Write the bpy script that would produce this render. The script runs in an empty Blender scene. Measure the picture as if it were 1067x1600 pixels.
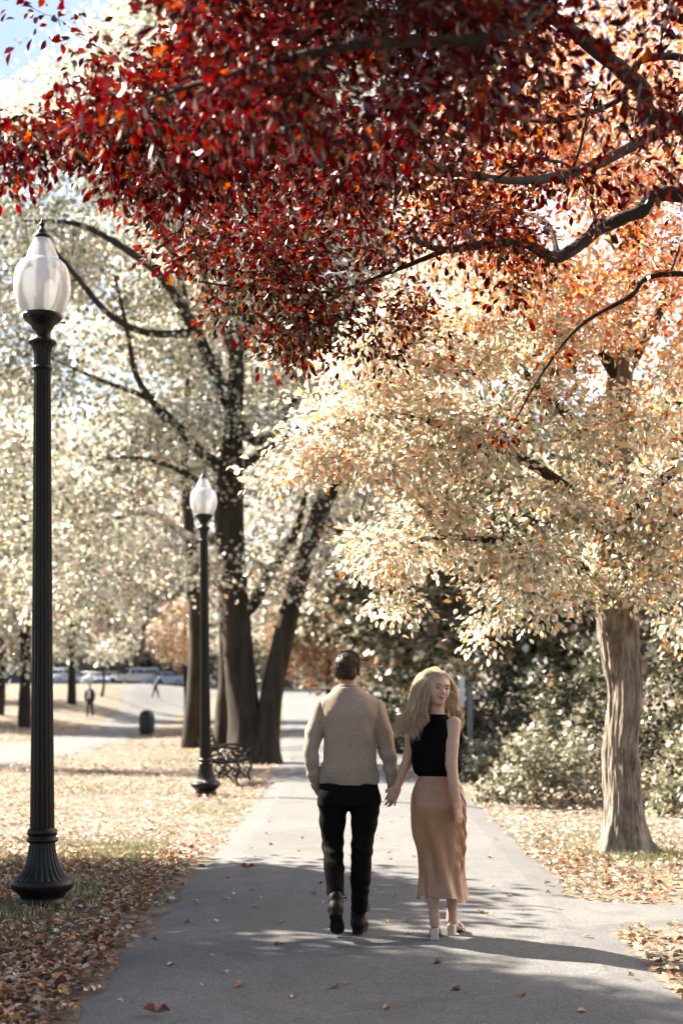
import bpy, bmesh, math, random
import numpy as np
from mathutils import Vector, Matrix

random.seed(7)
rng = np.random.default_rng(7)
SC = bpy.context.scene
COL = SC.collection
R = math.radians

# ------------------------------------------------------------------ camera
F_PX, CX, HOR, CAM_H = 2222.0, 533.5, 1086.0, 1.56
cam_data = bpy.data.cameras.new('camera')
cam = bpy.data.objects.new('camera', cam_data)
COL.objects.link(cam)
cam.location = (0, 0, CAM_H)
cam.rotation_euler = (R(90), 0, 0)
cam_data.sensor_fit = 'VERTICAL'
cam_data.sensor_height = 36
cam_data.lens = 50
cam_data.shift_y = (HOR - 800) / 1600
cam_data.clip_start = 0.05
cam_data.clip_end = 6000
cam_data.dof.use_dof = True
cam_data.dof.focus_distance = 9.15
cam_data.dof.aperture_fstop = 1.9
SC.camera = cam

# ------------------------------------------------------------------ sky, sun, exposure
SUN_AZ, SUN_EL = R(60), R(38)          # azimuth: left of straight ahead
world = bpy.data.worlds.new('World')
SC.world = world
world.use_nodes = True
wn = world.node_tree.nodes
sky = wn.new('ShaderNodeTexSky')
sky.sky_type = 'NISHITA'
sky.sun_disc = False
sky.sun_elevation = SUN_EL
sky.sun_rotation = SUN_AZ
sky.air_density = 1.0
sky.dust_density = 2.6
wn['Background'].inputs['Strength'].default_value = 0.05
world.node_tree.links.new(sky.outputs['Color'], wn['Background'].inputs['Color'])
sun_data = bpy.data.lights.new('sun', 'SUN')
sun_data.energy = 5.0
sun_data.angle = R(0.53)
sun_data.color = (1.0, 0.93, 0.82)
sun = bpy.data.objects.new('sun', sun_data)
COL.objects.link(sun)
SUN_DIR = Vector((-math.sin(SUN_AZ) * math.cos(SUN_EL), math.cos(SUN_AZ) * math.cos(SUN_EL), math.sin(SUN_EL)))
sun.rotation_euler = SUN_DIR.to_track_quat('Z', 'Y').to_euler()
sun.location = (-20, 20, 30)

SC.render.engine = 'CYCLES'
SC.view_settings.view_transform = 'Standard'
SC.view_settings.look = 'None'
SC.view_settings.gamma = 1
SC.view_settings.use_curve_mapping = False
SC.view_settings.exposure = 2.78
SC.view_settings.use_white_balance = True
SC.view_settings.white_balance_temperature = 6900
SC.view_settings.white_balance_tint = 10
SC.cycles.use_denoising = True
SC.cycles.max_bounces = 8
SC.cycles.diffuse_bounces = 4
SC.cycles.transmission_bounces = 6
SC.cycles.transparent_max_bounces = 8
SC.cycles.sample_clamp_indirect = 8

# ------------------------------------------------------------------ helpers
def P(px, py, y):
    """a point seen at photo pixel (px, py) that stands y metres ahead of the camera"""
    return np.array(((px - CX) / F_PX * y, y, CAM_H + (HOR - py) / F_PX * y))

def ss(a, b, x):
    t = np.clip((np.asarray(x, float) - a) / (b - a), 0, 1)
    return t * t * (3 - 2 * t)

def terrain(x, y):
    x = np.asarray(x, float); y = np.asarray(y, float)
    h = 2.3 * ss(80, 150, y) + 6 * ss(160, 500, y)
    h = h + 1.5 * ss(42, 105, y) * ss(-10.5, -17, x) * (1 - ss(105, 150, y))
    h = h + 0.25 * ss(24, 40, y) * ss(4, 9, x)
    h = h + 0.05 * np.sin(x * 0.7 + 1) * np.sin(y * 0.45) * ss(-1.6, -4.5, x) * (1 - ss(60, 90, y))
    h = h + 0.04 * np.sin(x * 0.9) * np.sin(y * 0.6 + 1) * ss(2.2, 4, x)
    return h

def _hash(ix, iy, iz, seed):
    n = (ix * 374761393 + iy * 668265263 + iz * 2147483647 + seed * 144665) & 0xFFFFFFFF
    n = ((n ^ (n >> 13)) * 1274126177) & 0xFFFFFFFF
    n = ((n ^ (n >> 16)) * 2246822519) & 0xFFFFFFFF
    return ((n ^ (n >> 15)) & 0xFFFFFF) / float(0xFFFFFF)

def noise3(p, seed=0):
    """smooth value noise in -1..1 at points p (N,3)"""
    p = np.asarray(p, float)
    f = np.floor(p); t = p - f; t = t * t * (3 - 2 * t)
    i = f.astype(np.int64)
    out = 0
    for dx in (0, 1):
        wx = t[..., 0] if dx else 1 - t[..., 0]
        for dy in (0, 1):
            wy = t[..., 1] if dy else 1 - t[..., 1]
            for dz in (0, 1):
                wz = t[..., 2] if dz else 1 - t[..., 2]
                out = out + wx * wy * wz * _hash(i[..., 0] + dx, i[..., 1] + dy, i[..., 2] + dz, seed)
    return out * 2 - 1

def fbm(p, octaves=3, seed=0):
    p = np.asarray(p, float); o = 0; a = 1.0
    for k in range(octaves):
        o = o + a * noise3(p * 2 ** k, seed + k * 17); a *= 0.5
    return o

def make_mesh(name, verts, faces, smooth=True, col=None):
    """verts (N,3), faces (M,k) array or list of arrays of equal-width faces; col (N,3) goes to the point attribute 'col'"""
    if isinstance(faces, np.ndarray): faces = [faces]
    faces = [np.asarray(f, np.int32) for f in faces if len(f)]
    me = bpy.data.meshes.new(name)
    verts = np.ascontiguousarray(verts, np.float32)
    me.vertices.add(len(verts)); me.vertices.foreach_set('co', verts.ravel())
    nl = sum(f.size for f in faces); nf = sum(len(f) for f in faces)
    me.loops.add(nl); me.polygons.add(nf)
    me.loops.foreach_set('vertex_index', np.concatenate([f.ravel() for f in faces]))
    tot = np.concatenate([np.full(len(f), f.shape[1], np.int32) for f in faces])
    me.polygons.foreach_set('loop_start', np.concatenate([[0], np.cumsum(tot)[:-1]]).astype(np.int32))
    me.polygons.foreach_set('loop_total', tot)
    me.polygons.foreach_set('use_smooth', np.full(nf, smooth, bool))
    if col is not None:
        at = me.attributes.new('col', 'FLOAT_COLOR', 'POINT')
        c4 = np.ones((len(verts), 4), np.float32); c4[:, :3] = col
        at.data.foreach_set('color', c4.ravel())
    me.update(calc_edges=True)
    return me

def link(name, me, mat=None, parent=None):
    o = bpy.data.objects.new(name, me)
    COL.objects.link(o)
    if mat is not None and me is not None and not me.materials:
        me.materials.append(mat)
    if parent is not None:
        o.parent = parent
    return o

def put(name, verts, faces, mat, parent=None, smooth=True, col=None):
    return link(name, make_mesh(name, verts, faces, smooth, col), mat, parent)

def empty(name, loc=(0, 0, 0), rz=0.0):
    o = bpy.data.objects.new(name, None)
    COL.objects.link(o); o.location = loc; o.rotation_euler = (0, 0, rz); o.empty_display_size = 0.2
    return o

def tag(o, label=None, cat=None, group=None, kind=None):
    if label: o['label'] = label
    if cat: o['category'] = cat
    if group: o['group'] = group
    if kind: o['kind'] = kind
    return o

def struct(o): o['kind'] = 'structure'; return o

def copy_tree(o, parent=None):
    c = o.copy(); COL.objects.link(c); c.parent = parent
    for ch in list(o.children): copy_tree(ch, c)
    return c

class MB:
    """collects boxes, tubes, lathes; build() links them as one mesh"""
    def __init__(s): s.v = []; s.f = {}; s.n = 0
    def add(s, v, f):
        f = np.asarray(f, np.int32)
        s.v.append(np.asarray(v, float)); s.f.setdefault(f.shape[1], []).append(f + s.n); s.n += len(v)
        return s
    def box(s, c, d, rot=None, bevel=0.0):
        c = np.asarray(c, float); hx, hy, hz = np.asarray(d, float) / 2
        if bevel <= 0:
            v = np.array([(x, y, z) for x in (-hx, hx) for y in (-hy, hy) for z in (-hz, hz)])
            f = [(0, 1, 3, 2), (4, 6, 7, 5), (0, 4, 5, 1), (2, 3, 7, 6), (0, 2, 6, 4), (1, 5, 7, 3)]
            f = np.array(f)
        else:
            b = min(bevel, hx * .9, hy * .9, hz * .9)
            bm = bmesh.new(); bmesh.ops.create_cube(bm, size=1)
            for q in bm.verts: q.co = Vector((q.co.x * hx * 2, q.co.y * hy * 2, q.co.z * hz * 2))
            bmesh.ops.bevel(bm, geom=bm.edges[:], offset=b, segments=2, affect='EDGES', profile=0.6)
            bmesh.ops.triangulate(bm, faces=bm.faces[:])
            bm.verts.index_update()
            v = np.array([q.co[:] for q in bm.verts]); f = np.array([[w.index for w in g.verts] for g in bm.faces]); bm.free()
        if rot is not None: v = v @ np.array(rot.to_3x3()).T
        return s.add(v + c, f)
    def lathe(s, prof, c=(0, 0, 0), n=32, flute=None):
        """prof: list of (r, z); flute: (count, depth, zlo, zhi)"""
        prof = np.asarray(prof, float); m = len(prof)
        a = np.arange(n) / n * 2 * np.pi
        rr = np.repeat(prof[:, :1], n, 1)
        if flute:
            cnt, dep, zl, zh = flute
            w = ((prof[:, 1] >= zl) & (prof[:, 1] <= zh)).astype(float)[:, None]
            rr = rr * (1 - w * dep * (0.5 + 0.5 * np.cos(a * cnt))[None, :] ** 2)
        v = np.stack([rr * np.cos(a), rr * np.sin(a), np.repeat(prof[:, 1:2], n, 1)], -1).reshape(-1, 3) + np.asarray(c, float)
        i = np.arange(m - 1)[:, None] * n; j = np.arange(n)[None, :]; j2 = (j + 1) % n
        f = np.stack([i + j, i + j2, i + n + j2, i + n + j], -1).reshape(-1, 4)
        return s.add(v, f)
    def tube(s, pts, rad, n=8, cap=True):
        pts = np.asarray(pts, float); m = len(pts)
        rad = np.broadcast_to(np.asarray(rad, float), (m,))
        v = ring_tube(pts, rad, n)
        i = np.arange(m - 1)[:, None] * n; j = np.arange(n)[None, :]; j2 = (j + 1) % n
        s.add(v, np.stack([i + j, i + j2, i + n + j2, i + n + j], -1).reshape(-1, 4))
        if cap:
            for e, k in ((0, pts[0]), (m - 1, pts[-1])):
                ring = v[e * n:(e + 1) * n]
                vv = np.vstack([ring, k]); jj = np.arange(n)
                s.add(vv, np.stack([jj, (jj + 1) % n, np.full(n, n)], -1))
        return s
    def arrays(s):
        return np.vstack(s.v), [np.vstack(g) for g in s.f.values()]
    def mesh(s, name, smooth=True):
        v, f = s.arrays(); return make_mesh(name, v, f, smooth)
    def build(s, name, mat, parent=None, smooth=True, col=None):
        v, f = s.arrays()
        return put(name, v, f, mat, parent, smooth, None if col is None else np.tile(col, (len(v), 1)))

def ring_tube(pts, rad, n):
    m = len(pts)
    t = np.gradient(pts, axis=0); t /= np.linalg.norm(t, axis=1)[:, None] + 1e-9
    ref = np.array((0, 0, 1.0)) if abs(t[:, 2]).mean() < .8 else np.array((1.0, 0, 0))
    u = np.cross(t, ref); u /= np.linalg.norm(u, axis=1)[:, None] + 1e-9
    w = np.cross(t, u)
    a = np.arange(n) / n * 2 * np.pi
    return (pts[:, None, :] + rad[:, None, None] * (np.cos(a)[None, :, None] * u[:, None, :] + np.sin(a)[None, :, None] * w[:, None, :])).reshape(-1, 3)

def spline(pts, n):
    """Catmull-Rom through control points (N,k) resampled to n points"""
    p = np.asarray(pts, float)
    if len(p) == 2:
        t = np.linspace(0, 1, n)[:, None]; return p[0] * (1 - t) + p[1] * t
    q = np.vstack([2 * p[0] - p[1], p, 2 * p[-1] - p[-2]])
    u = np.linspace(0, len(p) - 1, n); i = np.minimum(u.astype(int), len(p) - 2); t = (u - i)[:, None]
    a, b, c, d = q[i], q[i + 1], q[i + 2], q[i + 3]
    return 0.5 * (2 * b + (c - a) * t + (2 * a - 5 * b + 4 * c - d) * t ** 2 + (3 * b - a - 3 * c + d) * t ** 3)

def tubes(Pt, Rd, n):
    """batch of T tubes with m points each -> verts, quads"""
    T, m, _ = Pt.shape
    t = Pt[:, -1] - Pt[:, 0]; t /= np.linalg.norm(t, axis=1)[:, None] + 1e-9
    ref = np.where(np.abs(t[:, 2:3]) < .8, np.array([[0, 0, 1.0]]), np.array([[1.0, 0, 0]]))
    u = np.cross(t, ref); u /= np.linalg.norm(u, axis=1)[:, None]
    w = np.cross(t, u)
    a = np.arange(n) / n * 2 * np.pi
    off = np.cos(a)[None, :, None] * u[:, None, :] + np.sin(a)[None, :, None] * w[:, None, :]
    v = Pt[:, :, None, :] + Rd[:, :, None, None] * off[:, None, :, :]
    base = (np.arange(T) * m * n)[:, None, None]; i = (np.arange(m - 1) * n)[None, :, None]; j = np.arange(n)[None, None, :]
    j2 = (j + 1) % n
    f = np.stack([base + i + j, base + i + j2, base + i + n + j2, base + i + n + j], -1).reshape(-1, 4)
    return v.reshape(-1, 3), f

def unit(v): return v / (np.linalg.norm(v, axis=-1, keepdims=True) + 1e-9)

LEAF6 = np.array([(0, 0, 0), (-.36, .34, .09), (-.40, .64, .10), (0, 1, -.06), (.40, .64, .10), (.36, .34, .09)])
LEAF6_F = np.array([(0, 3, 2, 1), (0, 5, 4, 3)])
LEAF4 = np.array([(0, 0, 0), (-.42, .52, .06), (0, 1, 0), (.42, .52, .06)])
LEAF4_F = np.array([(0, 3, 2, 1)])

def leaf_arrays(c, d, nrm, size, col, width=1.0, simple=False, curl=None):
    """N leaves: base point c, axis d, rough normal nrm, length size, colour col"""
    N = len(c); tv, tf = (LEAF4, LEAF4_F) if simple else (LEAF6, LEAF6_F)
    d = unit(d); x = unit(np.cross(d, nrm)); z = np.cross(x, d)
    k = len(tv)
    zz = np.repeat(tv[None, :, 2], N, 0)
    if curl is not None: zz = zz * curl[:, None]
    v = c[:, None, :] + size[:, None, None] * (tv[None, :, 0, None] * width * x[:, None, :] + tv[None, :, 1, None] * d[:, None, :] + zz[:, :, None] * z[:, None, :])
    f = (tf[None] + (np.arange(N) * k)[:, None, None]).reshape(-1, tf.shape[1])
    return v.reshape(-1, 3), f, np.repeat(col, k, 0)

# ------------------------------------------------------------------ materials
def new_mat(name):
    m = bpy.data.materials.new(name); m.use_nodes = True
    nt = m.node_tree; return m, nt.nodes, nt.links, nt.nodes['Principled BSDF']

def noise_node(n, l, scale, detail=4, rough=.55, coord='Object', vec_scale=None):
    tc = n.new('ShaderNodeTexCoord'); t = n.new('ShaderNodeTexNoise')
    t.inputs['Scale'].default_value = scale; t.inputs['Detail'].default_value = detail; t.inputs['Roughness'].default_value = rough
    if vec_scale:
        mp = n.new('ShaderNodeMapping'); mp.inputs['Scale'].default_value = vec_scale
        l.new(tc.outputs[coord], mp.inputs['Vector']); l.new(mp.outputs['Vector'], t.inputs['Vector'])
    else:
        l.new(tc.outputs[coord], t.inputs['Vector'])
    return t

def ramp(n, l, src, stops):
    r = n.new('ShaderNodeValToRGB'); e = r.color_ramp.elements
    while len(e) < len(stops): e.new(0.5)
    for q, (pos, c) in zip(e, stops): q.position = pos; q.color = (*c, 1) if len(c) == 3 else c
    l.new(src, r.inputs['Fac']); return r

def mixc(n, l, fac, a, b, mode='MIX'):
    m = n.new('ShaderNodeMix'); m.data_type = 'RGBA'; m.blend_type = mode
    for s, i in ((fac, 0), (a, 6), (b, 7)):
        if isinstance(s, (int, float)): m.inputs[i].default_value = s
        elif isinstance(s, (tuple, list)): m.inputs[i].default_value = (*s, 1)
        else: l.new(s, m.inputs[i])
    return m.outputs[2]

def bump(n, l, height, strength, dist, bsdf, chain=None):
    b = n.new('ShaderNodeBump'); b.inputs['Strength'].default_value = strength; b.inputs['Distance'].default_value = dist
    l.new(height, b.inputs['Height'])
    if chain is not None: l.new(chain, b.inputs['Normal'])
    if bsdf is not None: l.new(b.outputs['Normal'], bsdf.inputs['Normal'])
    return b.outputs['Normal']

def plain(name, c, rough=.6, metal=0.0, spec=.5, var=.12, scale=30, bumpd=0.0):
    m, n, l, b = new_mat(name)
    t = noise_node(n, l, scale)
    lo = tuple(max(0, x * (1 - var)) for x in c); hi = tuple(min(1, x * (1 + var)) for x in c)
    r = ramp(n, l, t.outputs['Fac'], [(.3, lo), (.7, hi)])
    l.new(r.outputs['Color'], b.inputs['Base Color'])
    b.inputs['Roughness'].default_value = rough; b.inputs['Metallic'].default_value = metal
    b.inputs['Specular IOR Level'].default_value = spec
    if bumpd: bump(n, l, t.outputs['Fac'], .6, bumpd, b)
    return m

def leaf_mat(name, transl=.5, gloss=.9, rough=.32, tsat=1.0):
    m, n, l, b = new_mat(name); n.remove(b)
    at = n.new('ShaderNodeAttribute'); at.attribute_name = 'col'
    t = noise_node(n, l, 18, 3)
    var = ramp(n, l, t.outputs['Fac'], [(.25, (.72, .72, .72)), (.75, (1.2, 1.2, 1.2))])
    c = mixc(n, l, 1.0, at.outputs['Color'], var.outputs['Color'], 'MULTIPLY')
    hs = n.new('ShaderNodeHueSaturation'); hs.inputs['Saturation'].default_value = tsat; hs.inputs['Value'].default_value = 1.25
    l.new(c, hs.inputs['Color'])
    df = n.new('ShaderNodeBsdfDiffuse'); tr = n.new('ShaderNodeBsdfTranslucent'); gl = n.new('ShaderNodeBsdfGlossy')
    l.new(c, df.inputs['Color']); l.new(hs.outputs['Color'], tr.inputs['Color'])
    gl.inputs['Roughness'].default_value = rough; gl.inputs['Color'].default_value = (1, .98, .95, 1)
    m1 = n.new('ShaderNodeMixShader'); m1.inputs[0].default_value = transl
    l.new(df.outputs[0], m1.inputs[1]); l.new(tr.outputs[0], m1.inputs[2])
    fr = n.new('ShaderNodeFresnel'); fr.inputs['IOR'].default_value = 1.45
    mu = n.new('ShaderNodeMath'); mu.operation = 'MULTIPLY'; mu.inputs[1].default_value = gloss
    l.new(fr.outputs[0], mu.inputs[0])
    m2 = n.new('ShaderNodeMixShader'); l.new(mu.outputs[0], m2.inputs[0])
    l.new(m1.outputs[0], m2.inputs[1]); l.new(gl.outputs[0], m2.inputs[2])
    l.new(m2.outputs[0], n['Material Output'].inputs['Surface'])
    return m

def bark_mat(name, dark, light, scale=9, stretch=.18, depth=.02):
    m, n, l, b = new_mat(name)
    t = noise_node(n, l, scale, 6, .65, vec_scale=(1, 1, stretch))
    t2 = noise_node(n, l, scale * .25, 3)
    t3 = noise_node(n, l, scale * 9, 4, .6, vec_scale=(1, 1, .5))
    r = ramp(n, l, t.outputs['Fac'], [(.35, dark), (.62, light)])
    c = mixc(n, l, .35, r.outputs['Color'], ramp(n, l, t2.outputs['Fac'], [(.3, dark), (.7, light)]).outputs['Color'])
    c = mixc(n, l, .5, c, ramp(n, l, t3.outputs['Fac'], [(.3, (.62, .62, .62)), (.7, (1.3, 1.3, 1.3))]).outputs['Color'], 'MULTIPLY')
    l.new(c, b.inputs['Base Color']); b.inputs['Roughness'].default_value = .9; b.inputs['Specular IOR Level'].default_value = .2
    nn = bump(n, l, t.outputs['Fac'], .9, depth, None)
    bump(n, l, t3.outputs['Fac'], .6, depth * .3, b, nn)
    return m

def asphalt_mat():
    m, n, l, b = new_mat('asphalt')
    big = noise_node(n, l, .55, 4)
    mid = noise_node(n, l, 4.5, 5, .6)
    agg = noise_node(n, l, 120, 4, .75)
    spk = n.new('ShaderNodeTexVoronoi'); spk.inputs['Scale'].default_value = 75
    tc = n.new('ShaderNodeTexCoord'); l.new(tc.outputs['Object'], spk.inputs['Vector'])
    c = ramp(n, l, agg.outputs['Fac'], [(.34, (.029, .030, .031)), (.5, (.088, .089, .091)), (.66, (.20, .20, .20))]).outputs['Color']
    c = mixc(n, l, .8, c, ramp(n, l, big.outputs['Fac'], [(.3, (.74, .74, .75)), (.7, (1.14, 1.12, 1.10))]).outputs['Color'], 'MULTIPLY')
    c = mixc(n, l, .7, c, ramp(n, l, mid.outputs['Fac'], [(.3, (.82, .82, .82)), (.7, (1.15, 1.15, 1.15))]).outputs['Color'], 'MULTIPLY')
    sp = ramp(n, l, spk.outputs['Distance'], [(.0, (1, 1, 1)), (.10, (0, 0, 0))]).outputs['Color']
    spc = mixc(n, l, spk.outputs['Color'], (.08, .077, .074), (.30, .285, .265))
    c = mixc(n, l, sp, c, spc)
    wp = noise_node(n, l, 1.6, 3); cr = n.new('ShaderNodeTexVoronoi'); cr.feature = 'DISTANCE_TO_EDGE'; cr.inputs['Scale'].default_value = .42
    va = n.new('ShaderNodeVectorMath'); va.operation = 'ADD'; l.new(tc.outputs['Object'], va.inputs[0]); l.new(wp.outputs['Color'], va.inputs[1]); l.new(va.outputs[0], cr.inputs['Vector'])
    c = mixc(n, l, ramp(n, l, cr.outputs['Distance'], [(0, (.55, .55, .55)), (.004, (0, 0, 0))]).outputs['Color'], c, (.03, .028, .026))
    st = noise_node(n, l, 1.1, 5, .6)
    c = mixc(n, l, ramp(n, l, st.outputs['Fac'], [(.56, (0, 0, 0)), (.66, (.45, .45, .45))]).outputs['Color'], c, (.055, .05, .045))
    l.new(c, b.inputs['Base Color']); b.inputs['Roughness'].default_value = .8; b.inputs['Specular IOR Level'].default_value = .35
    nn = bump(n, l, agg.outputs['Fac'], .7, .004, None)
    bump(n, l, mid.outputs['Fac'], .3, .01, b, nn)
    return m

def ground_mat():
    m, n, l, b = new_mat('lawn_soil')
    a = noise_node(n, l, .35, 4); c1 = noise_node(n, l, 3.0, 6, .65); f = noise_node(n, l, 60, 5, .7)
    straw = ramp(n, l, f.outputs['Fac'], [(.3, (.09, .072, .055)), (.5, (.18, .15, .12)), (.7, (.29, .25, .21))]).outputs['Color']
    soil = ramp(n, l, f.outputs['Fac'], [(.3, (.06, .046, .036)), (.7, (.15, .122, .10))]).outputs['Color']
    green = ramp(n, l, f.outputs['Fac'], [(.3, (.032, .038, .016)), (.7, (.11, .115, .06))]).outputs['Color']
    c = mixc(n, l, ramp(n, l, c1.outputs['Fac'], [(.42, (0, 0, 0)), (.6, (1, 1, 1))]).outputs['Color'], straw, soil)
    c = mixc(n, l, ramp(n, l, a.outputs['Fac'], [(.5, (0, 0, 0)), (.66, (.75, .75, .75))]).outputs['Color'], c, green)
    l.new(c, b.inputs['Base Color']); b.inputs['Roughness'].default_value = .95; b.inputs['Specular IOR Level'].default_value = .15
    nn = bump(n, l, f.outputs['Fac'], .8, .02, None)
    bump(n, l, c1.outputs['Fac'], .5, .05, b, nn)
    return m

def glass_globe_mat():
    m, n, l, b = new_mat('milky_globe_glass'); n.remove(b)
    tc = noise_node(n, l, 6, 2)
    tint = ramp(n, l, tc.outputs['Fac'], [(.3, (.70, .71, .72)), (.7, (.80, .80, .80))]).outputs['Color']
    tr = n.new('ShaderNodeBsdfTranslucent'); df = n.new('ShaderNodeBsdfDiffuse'); tp = n.new('ShaderNodeBsdfTransparent'); gl = n.new('ShaderNodeBsdfGlossy')
    l.new(tint, tr.inputs['Color']); l.new(tint, df.inputs['Color']); gl.inputs['Roughness'].default_value = .12
    a = n.new('ShaderNodeMixShader'); a.inputs[0].default_value = .60; l.new(tr.outputs[0], a.inputs[1]); l.new(df.outputs[0], a.inputs[2])
    c = n.new('ShaderNodeMixShader'); c.inputs[0].default_value = .15; l.new(a.outputs[0], c.inputs[1]); l.new(tp.outputs[0], c.inputs[2])
    fr = n.new('ShaderNodeFresnel'); fr.inputs['IOR'].default_value = 1.45
    d = n.new('ShaderNodeMixShader'); l.new(fr.outputs[0], d.inputs[0]); l.new(c.outputs[0], d.inputs[1]); l.new(gl.outputs[0], d.inputs[2])
    l.new(d.outputs[0], n['Material Output'].inputs['Surface'])
    return m

M = {}
M['asphalt'] = asphalt_mat()
M['ground'] = ground_mat()
M['bark'] = bark_mat('grey_brown_bark', (.060, .046, .036), (.30, .255, .21), 24, .22, .02)
M['bark_dark'] = bark_mat('dark_bark', (.011, .008, .006), (.042, .031, .023), 12, .2, .02)
M['bark_oak'] = bark_mat('oak_bark', (.014, .0105, .0078), (.062, .047, .035), 7, .16, .05)
M['leaf_red'] = leaf_mat('red_leaf', .45, .09, .45, 1.15)
M['leaf_yellow'] = leaf_mat('yellow_leaf', .58, .5, .36, 1.0)
M['leaf_sage'] = leaf_mat('sage_leaf', .54, .65, .42, .9)
M['leaf_shrub'] = leaf_mat('shrub_leaf', .35, .45, .40, .9)
M['leaf_dry'] = leaf_mat('dry_leaf', .15, .35, .5, 1.0)
M['grass'] = leaf_mat('grass_blade', .3, .5, .4, 1.0)
M['iron'] = plain('black_painted_iron', (.0055, .0045, .0038), .34, 0, .22, .4, 40, .0015)
def iron_mat():
    m, n, l, b = new_mat('black_painted_iron')
    a = noise_node(n, l, 40, 4); r_ = noise_node(n, l, 26, 6, .7); d = noise_node(n, l, 5, 3)
    c = ramp(n, l, a.outputs['Fac'], [(.3, (.0035, .003, .0026)), (.7, (.008, .0066, .0055))]).outputs['Color']
    c = mixc(n, l, ramp(n, l, r_.outputs['Fac'], [(.66, (0, 0, 0)), (.72, (.8, .8, .8))]).outputs['Color'], c, (.075, .034, .015))
    c = mixc(n, l, ramp(n, l, d.outputs['Fac'], [(.5, (0, 0, 0)), (.8, (.35, .35, .35))]).outputs['Color'], c, (.022, .019, .016))
    l.new(c, b.inputs['Base Color']); b.inputs['Specular IOR Level'].default_value = .24
    l.new(ramp(n, l, a.outputs['Fac'], [(.3, (.26, .26, .26)), (.7, (.5, .5, .5))]).outputs['Color'], b.inputs['Roughness'])
    bump(n, l, r_.outputs['Fac'], .5, .002, b); return m
M['iron'] = iron_mat()
M['globe'] = glass_globe_mat()
M['white_metal'] = plain('lamp_reflector', (.42, .42, .42), .3, .0, .5, .05)
# ------------------------------------------------------------------ ground and paths
def main_left(y):
    y = np.asarray(y, float)
    return np.interp(y, [-5, 6.7, 12.6, 22, 33, 60, 80, 150], [-1.32, -1.30, -1.25, -1.25, -1.5, -2.5, -3.3, -6.2]) + .035 * np.sin(y * 3.1) * np.sin(y * 1.3) + .02 * np.sin(y * 9.3)
def main_right(y):
    y = np.asarray(y, float)
    return np.interp(y, [-5, 6.7, 10.7, 18.8, 22.5, 33, 60, 80, 150], [1.72, 1.74, 1.80, 1.93, 2.02, 1.9, 1.0, .2, -2.2]) + .02 * np.sin(y * 2.7) * np.sin(y * 1.1 + 1)

def build_ground():
    xs = np.concatenate([-np.geomspace(1500, 14, 26), np.linspace(-13.5, 13.5, 109), np.geomspace(14, 1500, 26)])
    ys = np.concatenate([-np.geomspace(60, 4, 8), np.linspace(-3.5, 46, 166), np.linspace(47, 160, 90), np.geomspace(162, 3000, 26)])
    X, Y = np.meshgrid(xs, ys, indexing='ij')
    Z = terrain(X, Y) + .012 * fbm(np.stack([X * 1.3, Y * 1.3, X * 0], -1), 3) * ss(1.9, 2.4, np.abs(X - .25)) - .02
    v = np.stack([X, Y, Z], -1).reshape(-1, 3); nx, ny = X.shape
    i = np.arange(nx - 1)[:, None] * ny; j = np.arange(ny - 1)[None, :]
    f = np.stack([i + j, i + ny + j, i + ny + j + 1, i + j + 1], -1).reshape(-1, 4)
    struct(put('ground', v, f, M['ground']))

def strip(name, left, right, z, mat, m=8):
    """sheet between polylines left and right (N,2)"""
    left, right = np.asarray(left, float), np.asarray(right, float); n = len(left)
    t = np.linspace(0, 1, m)[None, :, None]
    xy = left[:, None, :] * (1 - t) + right[:, None, :] * t
    zz = terrain(xy[..., 0], xy[..., 1]) + z
    edge = np.zeros(m); edge[0] = edge[-1] = -.03
    v = np.concatenate([xy, (zz + edge[None, :])[..., None]], -1).reshape(-1, 3)
    i = np.arange(n - 1)[:, None] * m; j = np.arange(m - 1)[None, :]
    return struct(put(name, v, np.stack([i + j, i + j + 1, i + m + j + 1, i + m + j], -1).reshape(-1, 4), mat, smooth=False))

build_ground()
yy = np.concatenate([np.linspace(-4, 30, 341), np.linspace(30.5, 128, 150)])
tt = np.array([0, .012, .05, .25, .5, .75, .95, .988, 1])
strip('main_path', np.stack([main_left(yy), yy], 1), np.stack([main_right(yy), yy], 1), .012, M['asphalt'], 12)
xx = np.linspace(1.45, 16, 120)
hw = .45 + .50 * np.exp(-np.maximum(xx - 1.7, 0) / .30)
cy = 10.2 + .0 * xx
strip('side_spur', np.stack([xx, cy + hw + .02 * np.sin(xx * 4)], 1), np.stack([xx, cy - hw * .95 + .02 * np.sin(xx * 5 + 1)], 1), .004, M['asphalt'], 8)
side = spline([(-8.5, 20), (-8.6, 30), (-8.7, 42), (-9.4, 55), (-11, 75), (-13.2, 100), (-15, 122)], 120)
dd = np.gradient(side, axis=0); dd /= np.linalg.norm(dd, axis=1)[:, None]
nn_ = np.stack([-dd[:, 1], dd[:, 0]], 1)
wv = np.interp(side[:, 1], [20, 90, 122], [1.5, 1.6, 3.0])[:, None]
M['path_pale'] = asphalt_mat()
strip('side_path', side + nn_ * wv, side - nn_ * wv, .012, M['path_pale'], 8)
xr = np.linspace(-90, 60, 90)
strip('road', np.stack([xr, 140 + 0 * xr], 1), np.stack([xr, 122 + 0 * xr], 1), .02, M['path_pale'], 10)

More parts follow.
